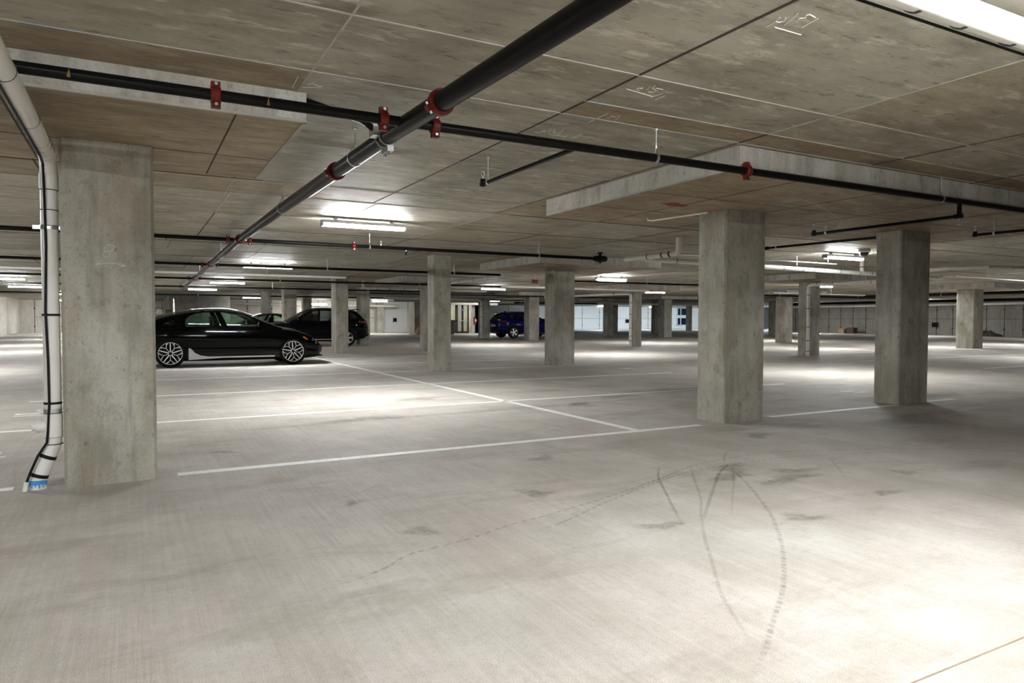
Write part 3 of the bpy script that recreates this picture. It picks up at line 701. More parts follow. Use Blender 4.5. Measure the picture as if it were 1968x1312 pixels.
for p, d in (((-.548,Y,.225),(-.4,0,-.92)),((-.598,Y,.095),(-.3,0,-.95))):
    g = G(); g.lathe(p, d, [(-.012,RP+.004),(.012,RP+.004)], 18); g.obj('tape_band', M['blackcable'], d1)
g = G(); g.lathe((-.608,Y,.035), (0,0,1), [(0,RP+.003),(.03,RP+.003)], 18); 
for k, a in enumerate(np.linspace(-2.6,-.5,6)): g.box(-.608+(RP+.003)*math.cos(a)-.004, -.608+(RP+.003)*math.cos(a)+.004, Y+(RP+.004)*math.sin(a)-.002, Y+(RP+.004)*math.sin(a)+.002, .035-.008-.016*rng.random(), .04)
g.obj('blue_tape', M['bluetape'], d1)
for z in (1.83,.545):
    g = G(); g.lathe((X,Y,z), (0,0,1), [(-.014,RP+.005),(.014,RP+.005),(.014,RP+.002),(-.014,RP+.002)], 20, 0, True); g.box(X-RP-.045, X-RP, Y-.006, Y+.006, z-.013, z+.013); g.box(X+RP, -.447, Y-.006, Y+.006, z-.013, z+.013)
    g.lathe((X-RP-.03,Y-.016,z), (0,1,0), [(0,.008),(.03,.008)], 6); g.lathe((X+RP+.006,Y-.016,z), (0,1,0), [(0,.008),(.02,.008)], 6)
    g.obj('pipe_clamp', M['zinc'], d1)
a = -1.95; ex, ey = (RP+.006)*math.cos(a), (RP+.006)*math.sin(a)
g = G(); g.tube([(X-.018,-3,2.272),(X-.020,3.9,2.272),(X-.018,5.55,2.268),(X-.019,5.72,2.25),(X+ex-.002,Y+ey-.012,2.17),(X+ex+.004,Y+ey,1.7),(X+ex-.006,Y+ey,1.25),(X+ex+.004,Y+ey,.9),(X+ex+.006,Y+ey,.6),(X+ex-.004,Y+ey,.42),(X+ex-.012,Y+ey-.006,.33),(-.60,Y+ey-.004,.24),(-.645,Y+ey,.13),(-.672,Y+ey,.05),(-.678,Y+ey,.0)], .0085, 8); g.obj('cable', M['blackcable'], d1)
g = G(); g.tube([(-.668,Y+ey,.065),(-.68,Y+ey,.0)], .016, 10); g.obj('cable_sleeve', M['pvc'], d1)

def drain(label, path, r=.055, bandlist=(), hangs=(), mat='pvc', along='x', name='drain_pipe', group='white pipes along the ceiling'):
    t = thing(name, label, 'pipe', tuple(path[-1]), 0, group)
    g = G(); g.tube(path, r, 14); g.obj('pipe_run', M[mat], t)
    bands(bandlist, r, t)
    for h in hangs: ring_hanger(h[0], h[1], h[2], r, along, t)
    return t
dpth = [(1.8,1.655,2.64)] + [tuple(q) for q in arc((1.8,1.655,2.44), (0,0,1), (1,0,0), .1)] + [(9,1.60,2.44)]
drain('large bright white pipe overhead in the top right corner', dpth, .057, [((x,1.655,2.44),(1,0,0)) for x in (2.2,2.67,2.98,3.35)], [(2.0,1.65,2.44),(5,1.63,2.44)])
drain('thin black cable pipe strapped along the bright overhead white pipe', [(1.9,1.722,2.40),(9,1.668,2.40)], .006, mat='blackcable', name='cable', group='cables')
drain('white pipe running past the bright strip light to the dark grey column', [(8.6,10.75,2.37),(19.3,11.3,2.34)], .05, [((x,10.75+(x-8.6)*.0514,2.37-(x-8.6)*.0028),(1,.05,0)) for x in (9.6,10.5,11.9,12.9,13.6,14.0,15.0,15.8,16.3)], [(11.3,10.89,2.362),(13.4,11.0,2.356)])
pv = [o for o in COL.objects if o.get('label','').startswith('white pipe running past the bright')][0]
g = G(); g.tube([(15.9,11.12,2.36),(15.9,11.12,2.64)], .045, 14); g.lathe((15.9,11.12,2.39), (0,0,1), [(0,.052),(.06,.052)], 14); g.obj('riser', M['pvc'], pv)
bands([((15.9,11.12,2.5),(0,0,1))], .045, pv)
drain('thin silver conduit above the white pipe by the bright strip light', [(8.7,10.2,2.44),(13.9,10.35,2.44)], .016, mat='zinc', hangs=[(11.4,10.28,2.44),(13.6,10.34,2.44)], name='conduit', group='conduits')
drain('white pipe with an elbow turning up into the slab near the branch end', [(8.46,10.95,2.36),(8.50,9.75,2.37)] + [tuple(q) for q in arc((8.51,9.5,2.37), (0,1,0), (0,0,1), .09)] + [(8.51,9.5,2.64)], .052, [((8.48,y,2.365),(0,1,0)) for y in (10.7,10.3,9.9,9.7)], [(8.48,10.1,2.366)], along='y')
drain('vertical white drain pipe on a dark column, bending along the ceiling', [(19.5,11.2,2.34),(19.5,14,2.33)] + [tuple(q) for q in arc((19.5,15.53,2.32), (0,-1,0), (0,0,-1), .12)] + [(19.5,15.53,0)], .055, [((19.5,15.53,z),(0,0,1)) for z in (2.0,1.55,.95,.5,.15)] + [((19.5,y,2.33),(0,1,0)) for y in (12.2,13.3,14.6,15.2)], [(19.5,13.5,2.33)], along='y')
drain('vertical banded white drain pipe left of the thick pitted column', [(19.05,31.5,2.33),(19.05,27,2.33)] + [tuple(q) for q in arc((19.08,24.33,2.30), (0,1,0), (0,0,-1), .12)] + [(19.08,24.33,0)], .06, [((19.08,24.33,z),(0,0,1)) for z in (1.9,1.4,.8,.45,.25)] + [((19.05,y,2.33),(0,1,0)) for y in (25.5,27.5,29)], [(19.05,27,2.33)], along='y')
drain('slim white drain pipe beside the blue SUV tail, kicked out at the floor', [(12.5,38.4,2.35),(16,38.4,2.34)] + [tuple(q) for q in arc((18.66,38.4,2.33), (-1,0,0), (0,0,-1), .12)] + [(18.66,38.4,.55),(18.6,38.3,.3),(18.45,38.0,.12),(18.3,37.8,.05)], .07, [((18.66,38.4,z),(0,0,1)) for z in (1.95,1.3,.7)], [(14,38.4,2.345)])
drain('white pipe with an upturned end above the dark SUV tail', [(7.75,26.3,2.64)] + [tuple(q) for q in arc((7.75,26.3,2.38), (0,0,1), (1,0,0), .12)] + [(13,26.3,2.36)], .06, [((x,26.3,2.37),(1,0,0)) for x in (8.3,8.8,9.4,10.0)], [(9.2,26.3,2.365)])
drain('grey pipe running lengthwise past the slim column top', [(9.0,17.4,2.37),(9.0,22.2,2.37)], .055, [((9,y,2.37),(0,1,0)) for y in (18,19,20,21)], [(9,18.5,2.37)], along='y')
drain('long pale conduit above the black sedan, resting over a black branch', [(-9,22.3,2.51),(6.0,22.3,2.51)], .035, hangs=[(3.6,22.3,2.51),(-2,22.3,2.51)], name='conduit', group='conduits')
drain('long white pipe along the cream wall left of the glass door', [(5.7,57.3,2.32),(16,57.3,2.28),(20,57.3,2.28)], .09, hangs=[(9,57.3,2.305),(15,57.3,2.285)])
drain('white pipe dropping beside a far column on the cream wall', [(13.4,56.5,1.75),(13.9,56.5,1.85),(14.6,56.5,2.25),(19.4,56.5,2.25)], .09)
drain('white pipe above the glass door', [(19,50.5,2.4),(26,50.5,2.38)], .11, hangs=[(21.5,50.5,2.395)])
drain('white pipe bundle above the glass door, nearer and lower', [(15,44.0,2.38),(24,44.0,2.36)], .07, hangs=[(19,44.0,2.373)])
drain('pale pipe running across the middle above the bluish back wall', [(12,23.0,2.40),(19,23.0,2.38)], .04, hangs=[(13.6,23.0,2.395)])
drain('long white pipe high along the joint-marked side wall', [(54.6,6,2.36),(54.6,46,2.34)], .09, hangs=[(54.6,y,2.352) for y in (14,24,34,42)], along='y')
drain('grey pipe turning a corner under the slab near the right edge', [(18.6,12.2,2.49),(18.0,10.2,2.49),(18.4,9.5,2.49),(21.5,8.9,2.49)], .05, [((19.2,9.35,2.49),(1,-.2,0)),((20,9.19,2.49),(1,-.2,0))])
drain('thin silver pipe ending in a small sprinkler near the right edge', [(18.9,10.55,2.35),(25,11.0,2.33)], .02, hangs=[(20.6,10.67,2.345)], mat='zinc', name='conduit', group='conduits')
drain('short pale conduit bent at its end under the pale-edged drop panel', [(5.62,6.85,2.45),(5.62,6.83,2.42),(5.63,6.75,2.41),(5.73,6.1,2.41),(5.75,5.95,2.41)], .01, name='conduit', group='conduits')
drain('black pipe low over the far side beyond the bent drain pipe', [(24,24,2.36),(40,24,2.36)], .05, mat='blackpipe', hangs=[(28,24,2.36),(34,24,2.36)], group='far black pipes')
drain('pale pipe crossing before the far dark window panes', [(31,43.5,2.36),(46,43.5,2.36)], .07, hangs=[(36,43.5,2.36)])
drain('pale yellowish pipe right of the thick pitted column', [(26,22.6,2.42),(32.6,22.6,2.42)], .025, hangs=[(28.2,22.6,2.42),(30,22.6,2.42)])

# ------------------------------------------------------------------ small fittings
cd = thing('ceiling_dome_camera', 'white dome security camera with a smoked dome by the bright strip light', 'camera', (13.15,9.15,2.64))
g = G(); g.lathe((13.15,9.15,2.64), (0,0,-1), [(0,.12),(.05,.12),(.075,.09)], 24); g.obj('camera_base', M['housing'], cd)
g = G(); g.lathe((13.15,9.15,2.566), (0,0,-1), [(0,.088),(.03,.084),(.07,.06),(.09,.025),(.093,.003)], 24); g.obj('smoked_dome', M['dome'], cd)
al = thing('alarm_strobe', 'small red alarm box hanging under a pipe before the drop-panel column', 'alarm', (11.36,19.4,2.33))
g = G(); g.box(11.27, 11.45, 19.36, 19.46, 2.33, 2.46); g.obj('housing', M['extinguisher'], al)
g = G(); g.box(11.31, 11.41, 19.345, 19.36, 2.36, 2.42); g.obj('strobe_lens', M['lamp_clear'], al); g = G(); g.tube([(11.36,19.41,2.46),(11.36,19.41,2.64)], .008, 8); g.obj('hanger_rod', M['zinc'], al)
def wall_box(name, label, cat, x0, x1, y0, y1, z0, z1):
    t = thing(name, label, cat, ((x0+x1)/2,(y0+y1)/2,z0)); g = G(); g.box(x0,x1,y0,y1,z0,z1); g.obj('housing', M['black'], t)
    g = G(); 
    if x1-x0 > y1-y0: g.box(x0+.04,x1-.04,y0-.02,y0,z0+.04,z1-.04)
    else: g.box(x0-.02,x0,y0+.04,y1-.04,z0+.04,z1-.04)
    g.obj('cover', M['trim'], t); return t
wall_box('electrical_box', 'small dark box on the cream wall under a far strip light', 'box', 19.72, 20.0, 57.85, 58, .92, 1.24)
wall_box('electrical_box', 'small dark box on the bluish wall beside the banded drain pipe', 'box', 51.4, 51.9, 66.3, 66.5, .75, 1.15)
wall_box('vent_opening', 'square dark vent on the joint-marked side wall right of the dark grey column', 'vent', 54.85, 55, 31.85, 32.3, .62, .98)

# glass entrance with door, sidelight and sticker
dr = G(); fz = 2.4
def frame(g, x0, x1, z0, z1, y=52.62, t=.09, d=.14):
    g.box(x0,x0+t,y,y+d,z0,z1); g.box(x1-t,x1,y,y+d,z0,z1); g.box(x0,x1,y,y+d,z1-t,z1); g.box(x0,x1,y,y+d,z0,z0+t*1.6)
g = G(); frame(g, 23.35, 24.45, 0, fz); g.box(23.82,23.96,52.62,52.76,0,fz)
do = structure(g.obj('door_1', M['doorframe'], loc=(23.9,52.6,0), smooth=0), 'dark framed glass door with two narrow panes and a blue sticker')
g = G(); g.box(23.44,23.82,52.68,52.69,.15,2.31); g.box(23.96,24.36,52.68,52.69,.15,2.31); g.obj('door_glass', M['doorglass'], do, smooth=0)
g = G(); g.box(23.44,24.36,52.56,52.6,1.0,1.05); g.box(23.5,23.53,52.59,52.64,1.0,1.05); g.box(24.28,24.31,52.59,52.64,1.0,1.05); g.obj('push_bar', M['zinc'], do, smooth=0)
g = G(); g.lathe((23.89,52.60,1.92), (0,1,0), [(0,.12),(.015,.12)], 20); st = g.obj('blue_sticker', M['bluesign'], do)
g = G(); g.lathe((23.89,52.592,1.92), (0,1,0), [(0,.035),(.01,.035)], 12); g.obj('sticker_symbol', M['chalk'], st)
g = G(); frame(g, 22.2, 23.35, .95, fz); g.box(22.72,22.78,52.62,52.76,.95,fz); g.box(22.2,23.35,52.64,52.74,0,.95)
wn = structure(g.obj('window_1', M['doorframe'], smooth=0), 'dark framed sidelight window beside the glass door')
g = G(); g.box(22.29,23.26,52.68,52.69,1.1,2.31); g.obj('window_glass', M['doorglass'], wn, smooth=0)
g = G(); g.box(22.2,24.9,56,56.2,0,ZC); structure(g.obj('wall_lobby', M['wall_pale'], smooth=0))
g = G(); g.box(20.55,21.35,48.6,48.7,0,.98); g.box(20.55,20.6,48.7,49.3,0,.98); g.box(21.3,21.35,48.7,49.3,0,.98); g.box(20.5,21.4,48.55,49.35,.98,1.02)
tag(g.obj('counter', M['brown'], loc=(20.95,48.9,0), smooth=0), 'dark brown counter standing left of the glass door', 'counter')
ex = thing('fire_extinguisher', 'red fire extinguisher on the wall right of the glass door', 'extinguisher', (24.95,52.5,.75))
g = G(); g.lathe((24.95,52.5,.72), (0,0,1), [(0,.08),(.02,.1),(.5,.1),(.58,.05),(.62,.04)], 18); g.obj('cylinder_body', M['extinguisher'], ex)
g = G(); g.lathe((24.95,52.5,1.34), (0,0,1), [(0,.035),(.05,.035)], 12); g.box(24.93,25.06,52.46,52.5,1.39,1.42); g.box(24.93,25.07,52.46,52.5,1.44,1.46); g.obj('valve_handle', M['zinc'], ex)
g = G(); g.box(24.86,25.04,52.375,52.385,.95,1.15); g.obj('paper_label', M['plate'], ex)
g = G(); g.tube([(24.9,52.46,1.37),(24.82,52.44,1.3),(24.82,52.44,.95)], .012, 8); g.obj('hose', M['trim'], ex)

# stacked logs leaning by the pier, boxes and a heap along the side wall
for r in range(9):
    for c in range(5):
        x = 18.22 + c*.17 + (r % 2)*.085; z = .085 + r*.148; y = 48.1 + .02*c
        if x < 18.16 + r*.065 or x > 18.95: continue
        g = G(); R = .072 + .012*rng.random(); g.lathe((x,y,z), (0,1,0), [(0,R),(.55,R*.95)], 9); g.m[-2] = 1; g.m[-1] = 1
        tag(g.obj('split_log', [M['log'], M['logend']], loc=(x,y+.28,z-R)), 'split log in the firewood pile against the pier left of the counter', 'log', 'firewood logs piled by the pier')
def carton(x, y, sx, sy, sz, label, mat='cardboard', rz=0.):
    t = thing('cardboard_box', label, 'box', (x,y,0), rz); 
    def ob(nm, g, mt): o = g.obj(nm, M[mt]); o.parent = t; return o
    g = G(); g.box(-sx/2,sx/2,-sy/2,sy/2,0,sz); ob('box_body', g, mat)
    for s in (-1,1):
        g = G(); g.prism([(-sx/2,0),(sx/2,0),(sx/2,sy*.4),(-sx/2,sy*.4)], -.004, .004, fn=lambda a, b, c, s=s: (a, s*(sy/2+b*.35), sz-b*.3+c)); ob('box_flap', g, mat)
carton(53.9, 39.35, .5, .5, .40, 'open pale cardboard box on the floor by the side wall')
carton(54.1, 38.65, .6, .6, .50, 'dark brown box beside the pale cardboard box by the side wall', 'brown', .1)
g = G(); n = 20; vs = [(0,0,.42)]; fs = []
for kk, (rr, hh) in enumerate(((.35,.33),(.7,.16),(1.,.0))):
    for i in range(n):
        a = 2*PI*i/n; q = 1 + .22*math.sin(3*a+kk) + .15*math.sin(7*a)
        vs.append((.55*rr*q*math.cos(a), 1.1*rr*q*math.sin(a), hh*(1+.3*math.sin(5*a+kk)) if hh else 0))
fs = [(0,1+i,1+(i+1)%n) for i in range(n)] + [(1+k*n+i,1+(k+1)*n+i,1+(k+1)*n+(i+1)%n,1+k*n+(i+1)%n) for k in range(2) for i in range(n)]
g.add(vs, fs); o = g.obj('tarp_heap', M['tarp'], smooth=50); o.location = (53.9,27.8,0); tag(o, 'dark crumpled tarp heap on the floor by the side wall', 'tarp')

rk = thing('storage_rack', 'tall metal rack with white sheeting seen over the sedan boot', 'rack', (1.45,45.3,0))
for px in (.85, 2.05):
    for py in (45.0, 45.6):
        g = G(); g.box(px-.03,px+.03,py-.03,py+.03,0,2.35); g.obj('post', M['zinc'], rk, smooth=0)
for z in (.15,.8,1.35,1.75,2.1):
    g = G(); g.box(.82,2.08,44.97,45.63,z,z+.04); g.obj('shelf', M['cardboard'], rk, smooth=0)
g = G(); g.lathe((1.32,45.2,1.39), (0,0,1), [(0,.14),(.08,.2),(.22,.16),(.33,.11),(.36,.05)], 14)
tag(g.obj('plastic_bag', M['pvc'], loc=(1.32,45.2,1.39)), 'white plastic bag on an upper shelf of the metal rack', 'bag')
g = G(); g.box(1.62,1.95,45.0,45.5,1.39,1.68); tag(g.obj('carton', M['brown'], loc=(1.78,45.25,1.39), smooth=0), 'brown carton on an upper shelf of the metal rack', 'box')
# dark window panes in the bright bay
k = 2
for (x, z, lab) in ((57.6,1.62,'upper left dark pane pair on the bright wall'),(60.1,1.62,'upper right dark pane pair on the bright wall'),(60.1,.42,'lower dark pane pair on the bright wall')):
    g = G(); frame(g, x-.75, x+.75, z, z+.95, y=66.36, t=.05, d=.14); g.box(x-.25,x-.14,66.36,66.5,z,z+.95)
    wi = structure(g.obj('window_%d' % k, M['bright_wall'], smooth=0), lab); k += 1
    g = G(); g.box(x-.7,x-.25,66.42,66.43,z+.06,z+.9); g.box(x-.14,x+.7,66.42,66.43,z+.06,z+.9); g.obj('window_pane', M['nightglass'], wi, smooth=0)

# ------------------------------------------------------------------ cars
def sm(pts, w=.06):
    xs = np.array([p[0] for p in pts]); zs = np.array([p[1] for p in pts]); ks = np.linspace(-w, w, 9)
    return lambda x: float(np.mean(np.interp(x+ks, xs, zs)))
def inpoly(x, z, P):
    c = False; j = len(P)-1
    for i in range(len(P)):
        if (P[i][1] > z) != (P[j][1] > z) and x < (P[j][0]-P[i][0])*(z-P[i][1])/(P[j][1]-P[i][1])+P[i][0]: c = not c
        j = i
    return c
def bake_boolean(o, cutters):
    for c in cutters:
        md = o.modifiers.new('cut', 'BOOLEAN'); md.operation = 'DIFFERENCE'; md.object = c; md.solver = 'EXACT'
    dg = bpy.context.evaluated_depsgraph_get(); dg.update()
    me = bpy.data.meshes.new_from_object(o.evaluated_get(dg)); old = o.data; o.modifiers.clear(); o.data = me; me.name = old.name
    for c in cutters: m = c.data; bpy.data.objects.remove(c); bpy.data.meshes.remove(m)
def car(spec, label, loc, rz):
    S = spec; t = thing(S['name'], label, 'car', loc, rz)
    P = lambda nm, g, mt, par=None, smooth=40, fix=True: (lambda o: (setattr(o, 'parent', par or t), o)[1])(g.obj(nm, mt, smooth=smooth, fix=fix))
    deck, bot, wid, roof = sm(S['deck']), sm(S['bottom']), sm(S['width'], .04), sm(S['roof'], .08)
    xa, xb = S['x0'], S['x1']; ns = 150
    u = np.linspace(0, 1, ns); xs = xa + (xb-xa)*(.5-.5*np.cos(PI*u))*.35 + (xb-xa)*u*.65
    R, D = 22, 9
    side = lambda s: 1 - .10*(1-s)**2.2 - .055*s**2.5 - (.018*math.exp(-((s-.42)/.10)**2) if S['crease'] else 0)
    rings = []
    for x in xs:
        zt, zb, w = deck(x), bot(x), wid(x); cr = min(.07, .35*(zt-zb)); zs = zt-cr
        half = [(0, zb), (w*.5, zb), (w*side(0)-.03, zb+.005)]
        for i in range(R+1): s = i/R; half.append((w*side(s), zb+.03+(zs-zb-.03)*s))
        y1 = w*side(1)
        for i in range(1, D+1):
            y = y1*(1-i/D); half.append((y, zs+cr*(1-(y/y1)**2.6) if y1 > 1e-6 else zt))
        ring = [(x, -y, z) for y, z in half] + [(x, y, z) for y, z in half[-2:0:-1]]
        rings.append(ring)
    n = len(rings[0]); vs = [p for r in rings for p in r]
    fs = [(i*n+j, (i+1)*n+j, (i+1)*n+(j+1) % n, i*n+(j+1) % n) for i in range(ns-1) for j in range(n)]
    fs += [tuple(range(n)), tuple(range((ns-1)*n, ns*n))[::-1]]
    g = G(); g.add(vs, fs); body = P('body', g, [S['paint'], M['trim']], smooth=42)
    cut = []
    for wx in S['wheels']:
        for sd in (-1, 1):
            c = G(); c.lathe((wx, sd*.52, S['wr']+.005), (0,sd,0), [(0,S['wr']+.045),(.7,S['wr']+.045)], 40); cut.append(c.obj('cutter', M['trim'], smooth=0))
    bake_boolean(body, cut)
    # wheel-arch interiors go dark where the cut faces look inwards
    me = body.data
    if len(me.materials) < 2: me.materials.append(M['trim'])
    for p in me.polygons:
        c = p.center
        for wx in S['wheels']:
            d = math.hypot(c.x-wx, c.z-S['wr']-.005)
            if d < S['wr']+.05 and abs(c.y) > .45 and abs(p.normal.y) < .75 and d > S['wr']+.03: p.material_index = 1
            if abs(c.y) < .56 and abs(c.y) > .5 and d < S['wr']+.05: p.material_index = 1
        if S['clad'] and abs(c.y) > .4:
            if c.z < S['clad'] : p.material_index = 1
            for wx in S['wheels']:
                if math.hypot(c.x-wx, c.z-S['wr']) < S['wr']+.13: p.material_index = 1
    me.polygons.foreach_set('use_smooth', [True]*len(me.polygons)); me.set_sharp_from_angle(angle=math.radians(40))
    # greenhouse
    ga, gb = S['cab']; ns = 330; R, D = 52, 12
    xs = np.linspace(ga, gb, ns); grid = []
    for x in xs:
        zd = deck(x)-min(.07, .35*(deck(x)-bot(x)))-.015; w = wid(x)*side(1)-.015; h = max(.012, roof(x)-zd); cr = min(.085, h*.35); he = h-cr
        half = []
        for i in range(R+1): s = i/R; half.append((w - S['lean']*he*s**1.15, zd+he*s))
        y1 = half[-1][0]
        for i in range(1, D+1): y = y1*(1-i/D); half.append((y, zd+he+cr*(1-(y/y1)**2.4)))
        grid.append([(x,-y,z) for y, z in half] + [(x,y,z) for y, z in half[-2::-1]])
    n = len(grid[0]); groups = {}
    side_n = R
    for i in range(ns-1):
        for j in range(n-1):
            q = [grid[i][j], grid[i+1][j], grid[i+1][j+1], grid[i][j+1]]; cx = sum(p[0] for p in q)/4; cy = sum(p[1] for p in q)/4; cz = sum(p[2] for p in q)/4
            key = 'roof'
            if j < side_n or j >= n-1-side_n:
                for wn_, poly in S['windows'].items():
                    if inpoly(cx, cz, poly): key = (wn_, 'R' if j < side_n else 'L')
            else:
                edge = abs(grid[i][side_n][1])
                if S['ws'][0] < cx < S['ws'][1] and abs(cy) < edge-.05: key = 'windscreen'
                if S['rg'][0] < cx < S['rg'][1] and abs(cy) < edge-.07: key = 'rear_window'
            groups.setdefault(key, []).append(q)
    for key, qs in groups.items():
        g = G(); idx = {}
        vs = []; fs = []
        for q in qs:
            f = []
            for p in q:
                k = tuple(round(c, 5) for c in p)
                if k not in idx: idx[k] = len(vs); vs.append(p)
                f.append(idx[k])
            if len(set(f)) == 4: fs.append(tuple(f))
        g.add(vs, fs)
        nm = key if isinstance(key, str) else key[0]
        P(nm, g, S['paint'] if key == 'roof' else (S['glass_rear'] if nm in ('rear_window','rear_side_window','quarter_window') else S['glass']), fix=False)
    # seats and wheel inside
    bz = S['belt']
    for sx, sy in ((S['seatx'],-.38),(S['seatx'],.38),(S['seatx']-S['rearseat'],-.38),(S['seatx']-S['rearseat'],.38)):
        g = G(); g.prism([(-.24,-.5),(.24,-.5),(.22,.1),(.14,.14),(-.14,.14),(-.22,.1)], 0, .14, fn=lambda a, b, c: (sx+c-b*.18, sy+a, bz+b))
        g.prism([(-.13,.16),(.13,.16),(.11,.33),(-.11,.33)], .01, .11, fn=lambda a, b, c: (sx+c-b*.18, sy+a, bz+b-.02)); P('seat', g, M['seat'])
    g = G(); g.torus((S['seatx']+S['steer'],.38,bz+.06), (-.9,0,.42), .18, .016, 24, 8); g.box(S['seatx']+S['steer']-.02, S['seatx']+S['steer']+.02, .22, .54, bz+.04, bz+.07); P('steering_wheel', g, M['trim'])
    # wheels
    for wx in S['wheels']:
        for sd in (-1, 1):
            wr = S['wr']; yo = sd*S['track']
            g = G(); tw = .115
            g.lathe((wx,yo,wr), (0,sd,0), [(-.21,S['rr']*.97),(-.21,wr*.93),(-.18,wr*.99),(-.15,wr),(-.06,wr),(-.03,wr*.99),(0,wr*.93),(.005,S['rr']+.03),(-.012,S['rr'])], 40, 0, True)
            wo = P('wheel', g, M['tyre'])
            g = G(); g.lathe((wx,yo-sd*.13,wr), (0,sd,0), [(0,S['rr']*.98),(.02,S['rr']*.98)], 36, 1)
            g.lathe((wx,yo-sd*.012,wr), (0,sd,0), [(-.10,S['rr']*.965),(.0,S['rr']*.965),(.004,S['rr']),(-.03,S['rr'])], 48, 0, True)
            rr = S['rr']
            def bar(a0, r0, a1, r1, w0, w1, dep=.02, mt=0):
                p0 = Vector((math.cos(a0)*r0, math.sin(a0)*r0)); p1 = Vector((math.cos(a1)*r1, math.sin(a1)*r1)); d = (p1-p0).normalized(); nn = Vector((-d.y, d.x))
                poly = [p0+nn*w0, p1+nn*w1, p1-nn*w1, p0-nn*w0]
                g.prism([(q.x, q.y) for q in poly], -.035, -.008 if mt == 0 else -.012, mt, fn=lambda a, b, c: (wx+a, yo+sd*c, wr+b))
            for i in range(5):
                a = 2*PI*i/5 + PI/2 + .1*(1 if wx > 1 else 0)
                if S['rim'] == 'star':
                    bar(a, .03, a, rr*.97, .0115, .009)
                    b_ = a + PI/5
                    bar(b_, .03, b_, rr*.56, .005, .005)
                    for e in (-1, 1):
                        bar(b_, rr*.56, b_+e*.30, rr*.96, .0045, .0065); bar(b_+e*.12, rr*.72, b_+e*.44, rr*.955, .0025, .0035)
                else:
                    bar(a, .03, a+.18, rr*.97, .028, .018); bar(a+.55, .05, a+.42, rr*.97, .015, .012)
            g.lathe((wx,yo-sd*.035,wr), (0,sd,0), [(0,.05),(.025,.045),(.03,.03)], 20, 1 if S['rim'] == 'star' else 0)
            g.lathe((wx,yo-sd*.11,wr), (0,sd,0), [(0,rr*.62),(.02,rr*.62)], 30, 2)
            P('rim', g, [M['alloy'], M['rimdark'], M['zinc'] if S['rim'] != 'star' else M['rimdark']], wo, smooth=30)
    # mirrors, handles, lamps and trim
    for sd in (-1, 1):
        x, z = S['mirror']; w = wid(x)*side(1)
        g = G(); g.prism([(-.02,-.07),(.10,-.06),(.13,.0),(.09,.07),(-.02,.08)], w+.06, w+.24, fn=lambda a, b, c: (x+a, sd*c, z+b)); g.box(x, x+.06, min(sd*(w-.06),sd*(w+.08)), max(sd*(w-.06),sd*(w+.08)), z-.07, z-.04)
        mo = P('door_mirror', g, S['paint']); g = G(); g.prism([(-.055,-.05),(.055,-.05),(.055,.06),(-.055,.06)], 0, .004, fn=lambda a, b, c: (x-.022-c, sd*(w+.15+a), z+b)); P('mirror_glass', g, M['mirrorglass'], mo)
        for hx in S['handles']:
            s_ = .80; y = wid(hx)*side(s_); g = G(); g.box(hx-.11, hx+.11, min(sd*(y-.01),sd*(y+.014)), max(sd*(y-.01),sd*(y+.014)), S['hz']-.012, S['hz']+.012); P('door_handle', g, S['paint'])
    for nm, mt, poly, yin in S['sidebits']:
        for sd in (-1, 1):
            ym = lambda x, z: wid(x)*side(min(1, max(0, (z-bot(x)-.03)/(deck(x)-min(.07,.35*(deck(x)-bot(x)))-bot(x)-.03))))
            vs = []; n = len(poly)
            for dd in (yin, -.02): vs += [(x, sd*(ym(x,z)+dd), z) for x, z in poly]
            g = G(); g.add(vs, [tuple(range(n)), tuple(range(n,2*n))[::-1]] + [(i,(i+1)%n,n+(i+1)%n,n+i) for i in range(n)]); P(nm, g, mt)
    for nm, mt, (bx0,bx1,by0,by1,bz0,bz1) in S['boxes']:
        g = G(); g.box(bx0,bx1,by0,by1,bz0,bz1); P(nm, g, mt)
    return t

